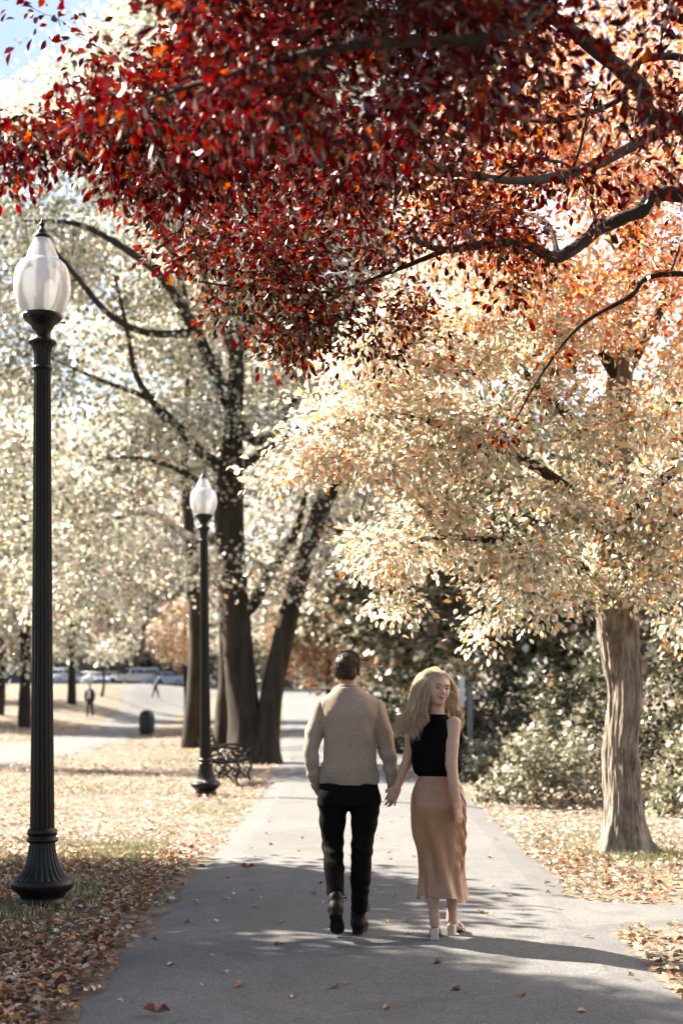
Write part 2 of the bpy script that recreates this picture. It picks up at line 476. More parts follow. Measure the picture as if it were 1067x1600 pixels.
# ------------------------------------------------------------------ trees
def grow(nodes, node_r, clusters, cs, sag=.06, seed=0, pts=6):
    """connects every cluster point to the nearest limb or earlier twig; returns twig points and radii"""
    rg = np.random.default_rng(seed)
    nodes = list(nodes); node_r = list(node_r)
    A = np.array(nodes); d0 = np.sqrt(((clusters[:, None, :] - A[None]) ** 2).sum(-1)).min(1)
    order = np.argsort(d0)
    cap = len(nodes) + len(clusters) * (pts - 1)
    buf = np.zeros((cap, 3)); rb = np.zeros(cap); k = len(nodes); buf[:k] = A; rb[:k] = node_r
    TP, TR = [], []
    for ci in order:
        c = clusters[ci]
        d = ((buf[:k] - c) ** 2).sum(1) ** .5 + np.maximum(0, buf[:k, 2] - c[2]) * .25
        j = int(np.argmin(d)); a = buf[j]; L = np.linalg.norm(c - a)
        t = np.linspace(0, 1, pts)[:, None]
        q = a * (1 - t) + c * t
        wob = rg.normal(size=(1, 3)) * L * .10
        q = q + np.sin(t * np.pi) * (wob + np.array([[0, 0, L * sag]])) + np.sin(t * np.pi * 2) * rg.normal(size=(1, 3)) * L * .05
        r0 = min(rb[j] * .75, .006 + .013 * L) ; r = np.linspace(r0, max(r0 * .35, cs), pts)
        TP.append(q); TR.append(r)
        buf[k:k + pts - 1] = q[1:]; rb[k:k + pts - 1] = r[1:]; k += pts - 1
    return np.array(TP), np.array(TR)

def limb_mesh(paths, sides=14, rough=.06, seed=0, n=None):
    mb = MB()
    for pts, rad in paths:
        m = n or max(10, len(pts) * 6)
        q = spline(np.column_stack([pts, rad]), m)
        v = ring_tube(q[:, :3], np.maximum(q[:, 3], .004), sides)
        rr = np.repeat(q[:, 3], sides)
        c = np.repeat(q[:, :3], sides, 0)
        k = 1 + rough * fbm(v / (rr.mean() * 1.2 + .02) * np.array((1, 1, .35)), 3, seed)[:, None]
        v = c + (v - c) * k
        i = np.arange(m - 1)[:, None] * sides; j = np.arange(sides)[None, :]; j2 = (j + 1) % sides
        mb.add(v, np.stack([i + j, i + j2, i + sides + j2, i + sides + j], -1).reshape(-1, 4))
    return mb

def limb_nodes(paths, step=.25):
    N, Rr = [], []
    for pts, rad in paths:
        L = np.linalg.norm(np.diff(np.asarray(pts), axis=0), axis=1).sum()
        q = spline(np.column_stack([pts, rad]), max(4, int(L / step)))
        N.append(q[:, :3]); Rr.append(q[:, 3])
    return np.vstack(N), np.concatenate(Rr)

def in_ellipsoids(n, ells, seed, shell=.0):
    """n points in a union of ellipsoids [(centre, radii, weight)]"""
    rg = np.random.default_rng(seed); w = np.array([e[2] for e in ells], float); w /= w.sum()
    k = rg.choice(len(ells), n, p=w)
    d = unit(rg.normal(size=(n, 3))); r = rg.random(n) ** (1 / 3)
    r = shell + (1 - shell) * r
    C = np.array([e[0] for e in ells]); S = np.array([e[1] for e in ells])
    return C[k] + d * r[:, None] * S[k]

def spray_leaves(tp, per, spread, size, seed, droop=.35, flat=.5, last=.55):
    """leaves along the outer part of every twig: positions, axes, normals, lengths, twig index"""
    rg = np.random.default_rng(seed); T, m, _ = tp.shape; N = T * per
    ti = np.repeat(np.arange(T), per)
    u = (1 - last * rg.random(N) ** 1.0) * (m - 1); i = np.minimum(u.astype(int), m - 2); fr = (u - i)[:, None]
    base = tp[ti, i] * (1 - fr) + tp[ti, i + 1] * fr
    ax = unit(tp[ti, i + 1] - tp[ti, i])
    off = rg.normal(size=(N, 3)) * spread * np.array((1, 1, flat))
    c = base + off
    d = unit(unit(off) * .7 + ax * .5 + rg.normal(size=(N, 3)) * .45 + np.array((0, 0, -droop)))
    nr = unit(rg.normal(size=(N, 3)) * .65 + np.array((0, 0, .8)))
    s = size * (.65 + .6 * rg.random(N))
    return c, d, nr, s, ti

def pick_colours(n, palette, weights, seed, jitter=.16):
    rg = np.random.default_rng(seed); p = np.asarray(palette, float); w = np.asarray(weights, float)
    if w.ndim == 1: k = rg.choice(len(p), n, p=w / w.sum())
    else:
        cw = np.cumsum(w / w.sum(1, keepdims=True), 1); k = (rg.random(n)[:, None] > cw).sum(1).clip(0, len(p) - 1)
    c = p[k] * (1 + jitter * rg.normal(size=(n, 1))) * (1 + .05 * rg.normal(size=(n, 3)))
    return np.clip(c, .004, .9)

def project(c):
    y = np.maximum(c[:, 1], .1)
    return CX + c[:, 0] / y * F_PX, HOR - (c[:, 2] - CAM_H) / y * F_PX

LEAF_MESH_CACHE = {}
def single_leaves(parent, c, d, nr, s, col, mat, width, nmax, nbins=10, key=''):
    """the nmax leaves that show largest become leaf objects that share a few meshes; returns the mask of those taken"""
    px, py = project(c)
    vis = (px > 0) & (px < 1067) & (py > 0) & (py < 1600) & (c[:, 1] > 1)
    score = np.where(vis, s / np.maximum(c[:, 1], .5), 0)
    top = np.argsort(-score)[:nmax * 3]
    top = np.random.default_rng(3).permutation(top)[:nmax]
    mask = np.zeros(len(c), bool); mask[top] = True
    lum = col[top].sum(1) + col[top][:, 0]
    bins = np.argsort(np.argsort(lum)) * nbins // max(1, len(top))
    meshes = []
    for b in range(nbins):
        cc = col[top[bins == b]].mean(0)
        v, f, k = leaf_arrays(np.zeros((1, 3)), np.array([[0, 1., 0]]), np.array([[0, 0, 1.]]), np.ones(1), cc[None], width)
        me = make_mesh('leaf', v, f, True, k); me.materials.append(mat); meshes.append(me)
    dd = unit(d[top]); x = unit(np.cross(dd, nr[top])); z = np.cross(x, dd)
    for q, i in enumerate(top):
        o = bpy.data.objects.new('leaf', meshes[bins[q]]); COL.objects.link(o); o.parent = parent
        S = s[i]
        o.matrix_local = Matrix(((x[q, 0] * S, dd[q, 0] * S, z[q, 0] * S, c[i, 0]), (x[q, 1] * S, dd[q, 1] * S, z[q, 1] * S, c[i, 1]),
                                 (x[q, 2] * S, dd[q, 2] * S, z[q, 2] * S, c[i, 2]), (0, 0, 0, 1)))
    return mask

def crown(parent, c, d, nr, s, col, mat, width=1.0, simple=False, name='crown'):
    if isinstance(simple, np.ndarray):
        a = leaf_arrays(c[~simple], d[~simple], nr[~simple], s[~simple], col[~simple], width, False); b = leaf_arrays(c[simple], d[simple], nr[simple], s[simple], col[simple], width, True)
        v, f, k = np.vstack([a[0], b[0]]), np.vstack([a[1], b[1] + len(a[0])]), np.vstack([a[2], b[2]])
    else: v, f, k = leaf_arrays(c, d, nr, s, col, width, simple)
    o = put(name, v, f, mat, parent, True, k); o['kind'] = 'stuff'
    return o

def rebase(root, loc):
    loc = Vector([float(q) for q in loc]); root.location = loc
    for ch in root.children: ch.location = ch.location - loc

def sample_view(n, lower, upper, yr, seed, pxr=(-60, 1300), pyr=(-500, 1000), rag=30):
    """branch-tip points in world space spread through the block of air a crown fills"""
    rg = np.random.default_rng(seed); out = []
    while sum(map(len, out)) < n:
        px = rg.uniform(*pxr, n * 2); py = rg.uniform(*pyr, n * 2)
        lo = np.interp(px, [q[0] for q in lower], [q[1] for q in lower])
        up = np.interp(px, [q[0] for q in upper], [q[1] for q in upper])
        Y = yr(px, py, rg)
        keep = (py < lo + rag * noise3(np.stack([px / 38, Y * .9, px * 0 + 3.3], 1), 5)) & (py > up) & np.isfinite(Y)
        p = np.stack([(px - CX) / F_PX * Y, Y, CAM_H + (HOR - py) / F_PX * Y], 1)[keep]
        out.append(p)
    return np.vstack(out)[:n]

# ---- red tree whose trunk stands right of the picture
def red_tree():
    t = empty('red_tree')
    tr = np.array([(5.9, 9.2, -.1), (5.85, 9.2, 1.2), (5.75, 9.15, 2.6), (5.65, 9.1, 3.9), (5.6, 9.0, 5.2), (5.5, 8.9, 7.0)])
    limb_mesh([(tr, np.array([.36, .27, .24, .22, .16, .08]))], 20, .08, 3, 40).build('trunk', M['bark_dark'], t)
    f0 = tr[3]; f1 = tr[4]
    limbs = [
        ([f0, (3.9, 9.6, 4.55), P(1067, 305, 9.6), P(1000, 330, 9.6), P(940, 356, 9.6), P(872, 402, 9.4), P(820, 380, 9.2), P(760, 382, 9.0), P(690, 390, 8.8), P(640, 372, 8.4)],
         [.11, .07, .05, .046, .043, .040, .033, .028, .022, .012]),
        ([f1, (4.0, 8.8, 5.1), P(1067, 192, 8.6), P(1000, 136, 8.4), P(940, 84, 8.2), P(860, 25, 8.0), P(760, -50, 7.6), P(640, -120, 7.2)],
         [.10, .07, .052, .05, .044, .036, .028, .012]),
        ([P(1062, 188, 8.6), P(985, 230, 8.3), P(900, 268, 8.0), P(800, 282, 7.5), P(650, 255, 7.0), P(450, 205, 6.7), P(250, 205, 6.5), P(70, 210, 6.3)],
         [.036, .032, .028, .022, .018, .013, .009, .004]),
        ([f0, (4.4, 9.9, 4.2), P(1067, 428, 10.5), P(980, 466, 10.5), P(905, 510, 10.5), P(850, 578, 10.4), P(798, 668, 10.3)],
         [.06, .035, .022, .018, .014, .010, .005]),
        ([f1, (4.2, 7.5, 5.2), P(1010, -60, 6.0), P(800, 50, 5.3), P(560, 70, 4.9), P(350, 120, 5.0), P(200, 165, 5.2)],
         [.08, .05, .03, .024, .018, .012, .005]),
        ([P(700, 389, 8.8), P(610, 425, 8.9), P(520, 455, 8.8), P(400, 452, 8.5), P(310, 440, 8.3)], [.018, .013, .010, .007, .004]),
        ([P(872, 402, 9.4), P(850, 345, 9.9), P(780, 330, 10.3), P(700, 345, 10.6)], [.02, .015, .011, .006]),
        ([f0, (4.6, 9.3, 4.9), P(1067, 90, 10.0), P(960, 160, 10.2), P(860, 190, 10.4), P(740, 180, 10.6), P(560, 240, 10.2)], [.05, .035, .026, .022, .018, .012, .005]),
    ]
    limbs = [(np.array(a), np.array(b)) for a, b in limbs]
    for k, lb in enumerate(limbs): limb_mesh([lb], 9, .14, k).build('limb', M['bark_dark'], t)
    nodes, nr_ = limb_nodes(limbs, .12)
    lower = [(-60, 255), (60, 262), (150, 272), (215, 330), (270, 420), (330, 520), (430, 560), (540, 582), (620, 560), (690, 500), (770, 480), (860, 450), (1067, 430), (1300, 420)]
    upper = [(-60, 215), (40, 205), (100, 192), (150, 165), (200, 110), (250, 30), (290, -500)]
    def yr(px, py, rg):
        n = len(px); Y = rg.uniform(6.2, 10.8, n)
        front = (rg.random(n) < .5) & (py < 215) & (px > 180)
        Y = np.where(front, rg.uniform(4.7, 6.6, n), Y)
        Y = np.where((px < 330) & ~front, rg.uniform(5.9, 7.6, n), Y)
        Y = np.where(py > 300, rg.uniform(7.6, 10.8, n), Y)
        thin = (px > 840) & (rg.random(n) < .78)
        thin |= (px > 620) & (py < 420) & (rg.random(n) < .30)
        thin |= (px < 420) & (fbm(np.stack([px / 60, py / 45, Y / 1.5], 1), 2, 73) < -.15)
        thin |= (px > 480) & (py > 60) & (fbm(np.stack([px / 80, py / 60, Y / 1.5], 1), 2, 71) < -.13)
        return np.where(thin, np.nan, Y)
    cl = sample_view(1500, lower, upper, yr, 11)
    top = sample_view(520, [(-500, -60), (1400, -60)], [(-500, -1100), (1400, -1100)], lambda px, py, rg: np.where((px < 300) & (py > -230), np.nan, rg.uniform(6.0, 10.5, len(px))), 14, (-250, 900), (-950, -60))  # unseen clumps above the view, added to shade the leaves below
    cl = np.vstack([cl, top])
    extra = np.array([P(25, -8, 6.4), P(120, 55, 6.6), P(585, 530, 9), P(530, 560, 9), P(640, 500, 9.2),
                      P(800, 660, 10.3), P(770, 690, 10.3), P(830, 630, 10.4), P(860, 560, 10.4), P(690, 560, 10.2)])
    tp, trd = grow(nodes, nr_, np.vstack([cl, extra]), .0018, .05, 5)
    v, f = tubes(tp, trd, 4); put('branches', v, f, M['bark_dark'], t)['kind'] = 'stuff'
    c, d, nr, s, ti = spray_leaves(tp, 44, .085, .055, 21, .5, .8, .5)
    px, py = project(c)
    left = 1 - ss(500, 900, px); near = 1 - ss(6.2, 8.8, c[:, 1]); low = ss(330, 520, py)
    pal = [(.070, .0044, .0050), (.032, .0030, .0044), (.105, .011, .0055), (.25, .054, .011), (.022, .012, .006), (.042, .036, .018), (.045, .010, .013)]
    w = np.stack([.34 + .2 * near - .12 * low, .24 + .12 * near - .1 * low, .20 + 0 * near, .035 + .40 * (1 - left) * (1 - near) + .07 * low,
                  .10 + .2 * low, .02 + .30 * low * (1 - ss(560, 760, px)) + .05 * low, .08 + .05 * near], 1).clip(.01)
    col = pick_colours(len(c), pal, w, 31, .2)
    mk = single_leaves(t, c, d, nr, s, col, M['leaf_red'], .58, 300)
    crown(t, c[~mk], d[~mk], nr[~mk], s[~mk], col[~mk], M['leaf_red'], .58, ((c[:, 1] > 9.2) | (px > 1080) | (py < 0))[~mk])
    rebase(t, (5.9, 9.2, 0))
    tag(t, 'dark crimson leaved tree reaching over the path from beyond the right edge', 'tree')

# ---- yellowing tree on the right with the pale lit trunk
def bark_trunk(path, rad, sides, rows, seed, depth, freq):
    q = spline(np.column_stack([path, rad]), rows)
    v = ring_tube(q[:, :3], q[:, 3], sides); c = np.repeat(q[:, :3], sides, 0); r = np.repeat(q[:, 3], sides)
    th = np.tile(np.arange(sides) / sides * 2 * np.pi, rows); z = np.repeat(q[:, 2], sides)
    base = np.stack([np.cos(th) * freq, np.sin(th) * freq, z * 1.15], 1)
    warp = base + .28 * np.stack([noise3(base * np.array((.5, .5, 2.2)), 5), noise3(base * np.array((.5, .5, 2.2)) + 9, 6), 0 * z], 1)
    ridg = 1 - np.abs(noise3(warp, seed)) * 2.0
    ridg2 = 1 - np.abs(noise3(warp * np.array((2.1, 2.1, 2.6)), seed + 3)) * 2
    lump = fbm(np.stack([np.cos(th) * 1.1, np.sin(th) * 1.1, z * 1.3], 1), 2, seed + 8)
    flare = np.exp(-z / .17) * (.05 + .15 * (0.5 + .5 * np.cos(th * 5 + 1.3)) ** 2)
    brk = noise3(np.stack([np.cos(th) * freq * 1.3, np.sin(th) * freq * 1.3, z * 9], 1), seed + 21)
    dr = depth * (ridg * .75 + ridg2 * .45 + .5 * brk * (ridg > .2)) + .026 * lump + flare
    v = c + (v - c) * ((r + dr) / r)[:, None]
    i = np.arange(rows - 1)[:, None] * sides; j = np.arange(sides)[None, :]; j2 = (j + 1) % sides
    return v, np.stack([i + j, i + j2, i + sides + j2, i + sides + j], -1).reshape(-1, 4)

def yellow_tree():
    t = empty('yellow_tree')
    tr = np.array([P(977, 1345, 14.1), P(977, 1330, 14.1), P(973, 1250, 14.1), P(970, 1160, 14.1), P(974, 1090, 14.1), P(968, 1020, 14.1), P(963, 940, 14.1), P(958, 850, 14.05), P(958, 740, 14), P(968, 600, 14), P(980, 420, 14), P(985, 250, 13.9)])
    rad = np.array([.245, .235, .205, .195, .20, .20, .205, .19, .16, .13, .10, .06])
    v, f = bark_trunk(tr, rad * .84, 170, 430, 4, .016, 6.0)
    put('trunk', v, f, M['bark'], t)
    a, b, c_, e = tr[6], tr[7], tr[8], tr[9]
    limbs = [
        ([a, P(900, 880, 13.4), P(800, 850, 12.7), P(690, 840, 12.2), P(590, 860, 12.0)], [.05, .042, .035, .022, .010]),
        ([b, P(880, 760, 13.2), P(760, 690, 12.4), P(620, 650, 11.9), P(500, 670, 11.7), P(400, 705, 11.6)], [.08, .055, .04, .028, .016, .006]),
        ([b, P(1000, 790, 13.2), P(1040, 745, 12.6), P(1090, 720, 12.2), P(1200, 690, 11.8)], [.07, .055, .045, .035, .02]),
        ([a, P(1010, 850, 13.6), P(1060, 800, 13.2), P(1150, 790, 13.0)], [.06, .045, .04, .03]),
        ([c_, P(860, 620, 13.4), P(760, 540, 13.0), P(640, 500, 12.8), P(540, 520, 12.6)], [.07, .05, .035, .022, .01]),
        ([c_, P(1050, 640, 14.8), P(1160, 560, 15.4), P(1280, 480, 16)], [.07, .05, .035, .015]),
        ([e, P(880, 450, 13.6), P(790, 350, 13.4), P(680, 290, 13.2)], [.06, .045, .03, .012]),
        ([e, P(1060, 440, 14.3), P(1160, 330, 14.6), P(1260, 250, 15)], [.06, .045, .03, .012]),
        ([tr[10], P(900, 260, 14.2), P(830, 120, 14.4), P(760, 0, 14.6)], [.05, .038, .026, .01]),
        ([tr[10], P(1050, 230, 13.4), P(1120, 80, 13), P(1200, -60, 12.8)], [.05, .038, .026, .01]),
        ([b, P(930, 830, 15.2), P(860, 780, 16.4), P(760, 740, 17.4)], [.06, .045, .03, .012]),
    ]
    limbs = [(np.array(a_), np.array(b_)) for a_, b_ in limbs]
    for k, lb in enumerate(limbs): limb_mesh([lb], 9, .1, k + 20).build('limb', M['bark_dark'], t)
    nodes, nr_ = limb_nodes(limbs + [(tr[7:], rad[7:])], .15)
    lower = [(380, 730), (440, 725), (520, 760), (560, 880), (610, 985), (690, 1000), (760, 975), (840, 955), (900, 945), (935, 935), (990, 905), (1030, 960), (1067, 1010), (1300, 1010)]
    upper = [(380, 690), (415, 655), (470, 590), (540, 535), (600, 480), (640, 300), (700, 100), (760, -250), (850, -400)]
    def yr(px, py, rg):
        n = len(px); Y = rg.uniform(11.2, 17.6, n)
        Y = np.where(px < 620, rg.uniform(11.0, 13.0, n), Y)
        Y = np.where((px >= 620) & (px < 930) & (py > 430), rg.uniform(11.2, 14.2, n), Y)
        Y = np.where((px > 880) & (px < 1010) & (py > 860), rg.uniform(13.0, 15.5, n), Y)
        thin = (rg.random(n) < .45) & ((py < 120) | (px > 1090))
        thin |= (py > 880) & (rg.random(n) < .35)
        thin |= fbm(np.stack([px / 85, py / 46, Y / 1.4], 1), 2, 77) < .04
        return np.where(thin, np.nan, Y)
    cl = sample_view(2000, lower, upper, yr, 12, (380, 1300), (-500, 1040), 75)
    rgx = np.random.default_rng(44); hang = np.stack([2.62 + rgx.normal(0, .42, 70), 13.55 + rgx.normal(0, .30, 70), rgx.uniform(2.45, 3.5, 70)], 1)
    cl = np.vstack([cl, hang])
    tp, trd = grow(nodes, nr_, cl, .0015, .04, 6)
    v, f = tubes(tp, trd, 3); put('branches', v, f, M['bark_dark'], t)['kind'] = 'stuff'
    c, d, nr, s, ti = spray_leaves(tp, 52, .125, .070, 22, .4, .55, .6)
    px, py = project(c)
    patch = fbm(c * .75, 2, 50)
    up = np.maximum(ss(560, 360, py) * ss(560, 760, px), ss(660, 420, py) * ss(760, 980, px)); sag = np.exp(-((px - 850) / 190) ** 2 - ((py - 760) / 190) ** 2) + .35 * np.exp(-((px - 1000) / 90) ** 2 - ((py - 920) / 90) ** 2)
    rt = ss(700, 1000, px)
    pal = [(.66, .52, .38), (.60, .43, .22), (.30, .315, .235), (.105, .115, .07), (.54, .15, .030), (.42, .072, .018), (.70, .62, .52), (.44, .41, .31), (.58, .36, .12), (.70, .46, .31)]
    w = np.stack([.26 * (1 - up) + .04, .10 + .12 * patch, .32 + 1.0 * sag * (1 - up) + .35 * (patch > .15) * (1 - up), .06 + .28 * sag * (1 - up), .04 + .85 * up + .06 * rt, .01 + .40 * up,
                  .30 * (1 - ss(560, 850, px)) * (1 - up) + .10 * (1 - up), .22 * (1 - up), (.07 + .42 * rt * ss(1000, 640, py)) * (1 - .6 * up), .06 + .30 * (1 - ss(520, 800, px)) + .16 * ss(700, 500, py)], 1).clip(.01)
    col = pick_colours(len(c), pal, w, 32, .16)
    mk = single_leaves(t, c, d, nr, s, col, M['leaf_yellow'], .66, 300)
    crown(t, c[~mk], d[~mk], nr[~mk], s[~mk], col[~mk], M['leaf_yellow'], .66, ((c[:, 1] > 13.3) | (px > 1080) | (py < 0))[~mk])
    rebase(t, (2.8, 14.1, 0))
    tag(t, 'tree with ridged grey trunk and yellow to orange leaves right of the path', 'tree')

SAGE = [(.335, .345, .265), (.46, .455, .37), (.165, .172, .115), (.52, .455, .36), (.44, .25, .12)]
# ---- big two-stemmed tree beyond the far lamp
def oak_tree():
    t = empty('two_stemmed_tree'); Y0 = 33.0
    A = np.array([P(390, 1200, Y0), P(386, 1170, Y0), P(378, 1080, Y0), P(368, 960, Y0), P(360, 840, Y0), P(359, 740, Y0), P(366, 650, Y0), P(370, 560, Y0), P(360, 440, Y0), P(350, 300, Y0)])
    Ar = np.array([.64, .48, .38, .35, .33, .29, .21, .17, .12, .06])
    B = np.array([P(408, 1200, Y0 - .2), P(414, 1170, Y0 - .2), P(424, 1090, Y0 - .1), P(442, 1000, Y0), P(468, 900, Y0), P(500, 800, Y0), P(522, 750, Y0), P(550, 650, Y0), P(570, 540, Y0), P(580, 400, Y0)])
    Br = np.array([.62, .38, .26, .24, .225, .21, .19, .15, .10, .05])
    limb_mesh([(A, Ar)], 40, .10, 41, 120).build('trunk', M['bark_oak'], t)
    limb_mesh([(B, Br)], 36, .10, 42, 120).build('trunk', M['bark_oak'], t)
    L = [
        ([A[5], P(312, 705, 32.5), P(268, 655, 32), P(225, 620, 31.8), P(160, 595, 31.6), P(80, 560, 31.4)], [.17, .12, .09, .065, .045, .015]),
        ([A[4], P(330, 770, 32.5), P(280, 735, 32.2), P(215, 715, 32), P(150, 720, 32)], [.14, .09, .06, .04, .015]),
        ([A[6], P(320, 545, 32.5), P(290, 490, 32), P(250, 430, 31.5), P(190, 385, 31), P(120, 350, 31), P(40, 345, 31)], [.17, .14, .12, .10, .08, .06, .02]),
        ([P(292, 492, 32), P(275, 410, 32), P(240, 340, 32), P(195, 295, 32), P(150, 240, 32)], [.10, .085, .07, .05, .02]),
        ([P(305, 520, 32.3), P(230, 520, 31.8), P(170, 490, 31), P(110, 420, 30.6), P(60, 360, 30.4)], [.10, .08, .07, .055, .02]),
        ([A[7], P(330, 470, 33.5), P(310, 380, 34), P(300, 280, 34)], [.13, .10, .07, .03]),
        ([A[6], P(400, 690, 33), P(440, 660, 32.6), P(470, 600, 32.4), P(480, 520, 32)], [.13, .10, .08, .06, .03]),
        ([A[5], P(400, 715, 32), P(450, 680, 31.6), P(510, 640, 31)], [.12, .09, .06, .03]),
        ([A[3], P(395, 945, 33.4), P(425, 890, 33.6), P(462, 830, 34), P(480, 760, 34)], [.16, .15, .13, .10, .05]),
        ([A[7], P(400, 490, 33), P(430, 400, 33), P(440, 300, 33)], [.12, .09, .06, .03]),
        ([A[4], P(300, 840, 34.5), P(230, 800, 36), P(150, 820, 37)], [.15, .11, .08, .03]),
        ([B[5], P(530, 830, 32), P(560, 810, 31)], [.10, .06, .03]),
        ([P(262, 660, 32), P(215, 590, 31.6), P(200, 520, 31.4), P(180, 430, 31)], [.09, .07, .05, .03]),
    ]
    L = [(np.array(a), np.array(b)) for a, b in L]
    for k, lb in enumerate(L): limb_mesh([lb], 10, .12, k + 50).build('limb', M['bark_oak'], t)
    nodes, nr_ = limb_nodes(L + [(A[5:], Ar[5:]), (B[6:], Br[6:])], .4)
    lower = [(-300, 980), (0, 965), (90, 985), (200, 960), (290, 900), (360, 870), (420, 960), (520, 880), (600, 860), (660, 700)]
    upper = [(-300, 200), (0, 170), (60, 110), (140, 60), (240, -100), (420, -150), (560, 100), (660, 400)]
    def yr(px, py, rg):
        n = len(px); Y = rg.uniform(31.2, 38.5, n)
        thin = fbm(np.stack([px / 70, py / 55, Y / 4], 1), 2, 70) < -.22
        thin |= (px < 380) & (py > 500) & (Y > 33.5)
        thin |= (np.abs(px - 365) < 30) & (py > 640) & (Y < 34)
        thin |= (px > 330) & (px < 540) & (py > 760) & (rg.random(n) < .6)
        thin |= (px < 60) & (py < 900) & (rg.random(n) < .3)
        return np.where(thin, np.nan, Y)
    cl = sample_view(1750, lower, upper, yr, 13, (-260, 640), (-150, 980))
    tp, trd = grow(nodes, nr_, cl, .006, .03, 8, 5)
    v, f = tubes(tp, trd * 1.5, 4); put('branches', v, f, M['bark_oak'], t)['kind'] = 'stuff'
    c, d, nr, s, ti = spray_leaves(tp, 68, .42, .125, 23, .3, .6, .7)
    px, py = project(c); low = ss(620, 900, py); pt = fbm(c * .5, 2, 90)
    w = np.stack([.42 + 0 * low, .26 + 0 * low, .20 + 0 * low, .10 + .12 * low, .02 + .10 * low + .14 * (pt > .45)], 1)
    col = pick_colours(len(c), SAGE, w, 33, .2)
    crown(t, c, d, nr, s, col, M['leaf_sage'], 1.1, True)
    rebase(t, (*P(395, 1190, Y0)[:2], 0))
    tag(t, 'big two-stemmed tree with leaning right stem behind the far lamp', 'tree')

def gen_tree(name, label, x, y, height, r0, ells, nclus, per, lsize, palette, weights, mat, bark, seed, lean=(0, 0), group=None, spread=.4, width=1.1, fork=.35, clear=False):
    t = empty(name); z0 = float(terrain(x, y)); rg = np.random.default_rng(seed)
    b = np.array((x, y, z0 - .15)); top = np.array((x + lean[0], y + lean[1], z0 + height * .8))
    tt_ = np.linspace(0, 1, 7)[:, None]
    tr = b * (1 - tt_) + top * tt_ + np.sin(tt_ * np.pi * 2) * rg.normal(size=(1, 3)) * height * .012
    rad = r0 * np.array([1.35, 1, .9, .8, .6, .4, .15])
    limb_mesh([(tr, rad)], 16, .1, seed, 40).build('trunk', bark, t)
    ells = [(np.array((x + e[0][0], y + e[0][1], z0 + e[0][2])), np.array(e[1]), e[2]) for e in ells]
    cl = in_ellipsoids(nclus, ells, seed)
    cl = cl[fbm(cl / (np.mean(ells[0][1]) * .45), 2, seed) > -.3]
    cl[:, 2] = np.maximum(cl[:, 2], z0 + .5)
    k = max(2, int(7 * fork))
    nodes, nr_ = limb_nodes([(tr[k:], rad[k:])], height / 14)
    tp, trd = grow(nodes, nr_, cl, .004, .05, seed, 5)
    v, f = tubes(tp, np.minimum(trd * 1.6, r0 * .6), 4); put('branches', v, f, bark, t)['kind'] = 'stuff'
    c, d, nr, s, ti = spray_leaves(tp, per, spread, lsize, seed + 1, .3, .6, .7)
    if clear:
        ppx, _ = project(c); q_ = .5 * c[:, 0] + .866 * c[:, 1]; p_ = -.866 * c[:, 0] + .5 * c[:, 1]
        ok = (ppx < -45) & ~((q_ > 7.35) & (c[:, 2] > .95 + .78 * (p_ - 4.4))); c, d, nr, s = c[ok], d[ok], nr[ok], s[ok]   # leaves removed inside the view and where they block sun on the couple
    crown(t, c, d, nr, s, pick_colours(len(c), palette, weights, seed + 2, .2), mat, width, True)
    rebase(t, (x, y, z0)); tag(t, label, 'tree', group)
    return t

def shrub(label, x, y, rx, ry, h, n, lsize, palette, weights, seed, mat=None, spread=.09, group=None):
    t = empty('shrub'); z0 = float(terrain(x, y)); rg = np.random.default_rng(seed)
    k = max(30, n // 40)
    d = unit(rg.normal(size=(k, 3))); d[:, 2] = np.abs(d[:, 2])
    cl = np.array((x, y, z0)) + d * (.45 + .55 * rg.random((k, 1)) ** .5) * np.array((rx, ry, h)) * (1 + .22 * noise3(d * 3, seed))[:, None]
    cl[:, 2] = np.maximum(cl[:, 2], z0 + .06)
    stem = np.array((x, y, z0)) + rg.normal(size=(10, 3)) * np.array((rx * .25, ry * .25, 0))
    tp, trd = grow(stem, [.03] * 10, cl, .002, .08, seed, 5)
    v, f = tubes(tp, trd, 4); put('stems', v, f, M['bark_dark'], t)['kind'] = 'stuff'
    c, dr, nr, s, ti = spray_leaves(tp, 40, spread, lsize, seed + 1, .15, .8, .6)
    c[:, 2] = np.maximum(c[:, 2], z0 + .02)
    crown(t, c, dr, nr, s, pick_colours(len(c), palette, weights, seed + 2, .22), mat or M['leaf_shrub'], 1.15, True, 'foliage')
    rebase(t, (x, y, z0)); tag(t, label, 'shrub', group)
    return t

#TREES_BEGIN
red_tree(); yellow_tree(); oak_tree()
GREY = [(.20, .19, .15), (.33, .31, .25), (.43, .40, .33), (.11, .105, .07), (.42, .25, .12)]
def pq(p, q, z, r, rz, w):  # clump of the unseen crown, aligned with the sun to shape the path's shade
    return ((.53 * q - .848 * p + 8.1, .848 * q + .53 * p - 13.9, z), (r, r, rz), w)
gen_tree('shade_tree', 'leafy tree left of the picture that shades the near path', -8.1, 13.9, 11.0, .22,
         [pq(12, 8.5, 4.0, 1.6, .6, 1), pq(14.3, 8.5, 5.75, 1.6, .65, 1.2), pq(16.8, 8.4, 7.65, 1.6, .65, 1.2), pq(13.2, 5.2, 6.4, 1.7, 1.8, 1.4), pq(16, 5.2, 8.0, 1.7, 1.5, 1.2), pq(14.5, 7.5, 4.3, 1.9, .9, 1.3), pq(16.5, 6.0, 5.6, 1.8, 1.1, 1), pq(12.2, 5.0, 5.2, 1.5, 1.0, 1), pq(14.5, 3.8, 6.6, 1.6, 1.3, 1), pq(15, 5.6, 9.2, .8, .6, .6), pq(17.3, 5.5, 11.0, .9, .6, .6), pq(15, 4.6, 9.2, 1.2, .7, .8), pq(16, 3.4, 9.6, 1.4, 1.0, .7)], 1050, 70, .15, SAGE, [.4, .2, .2, .1, .1], M['leaf_sage'], M['bark_oak'], 101, clear=True)
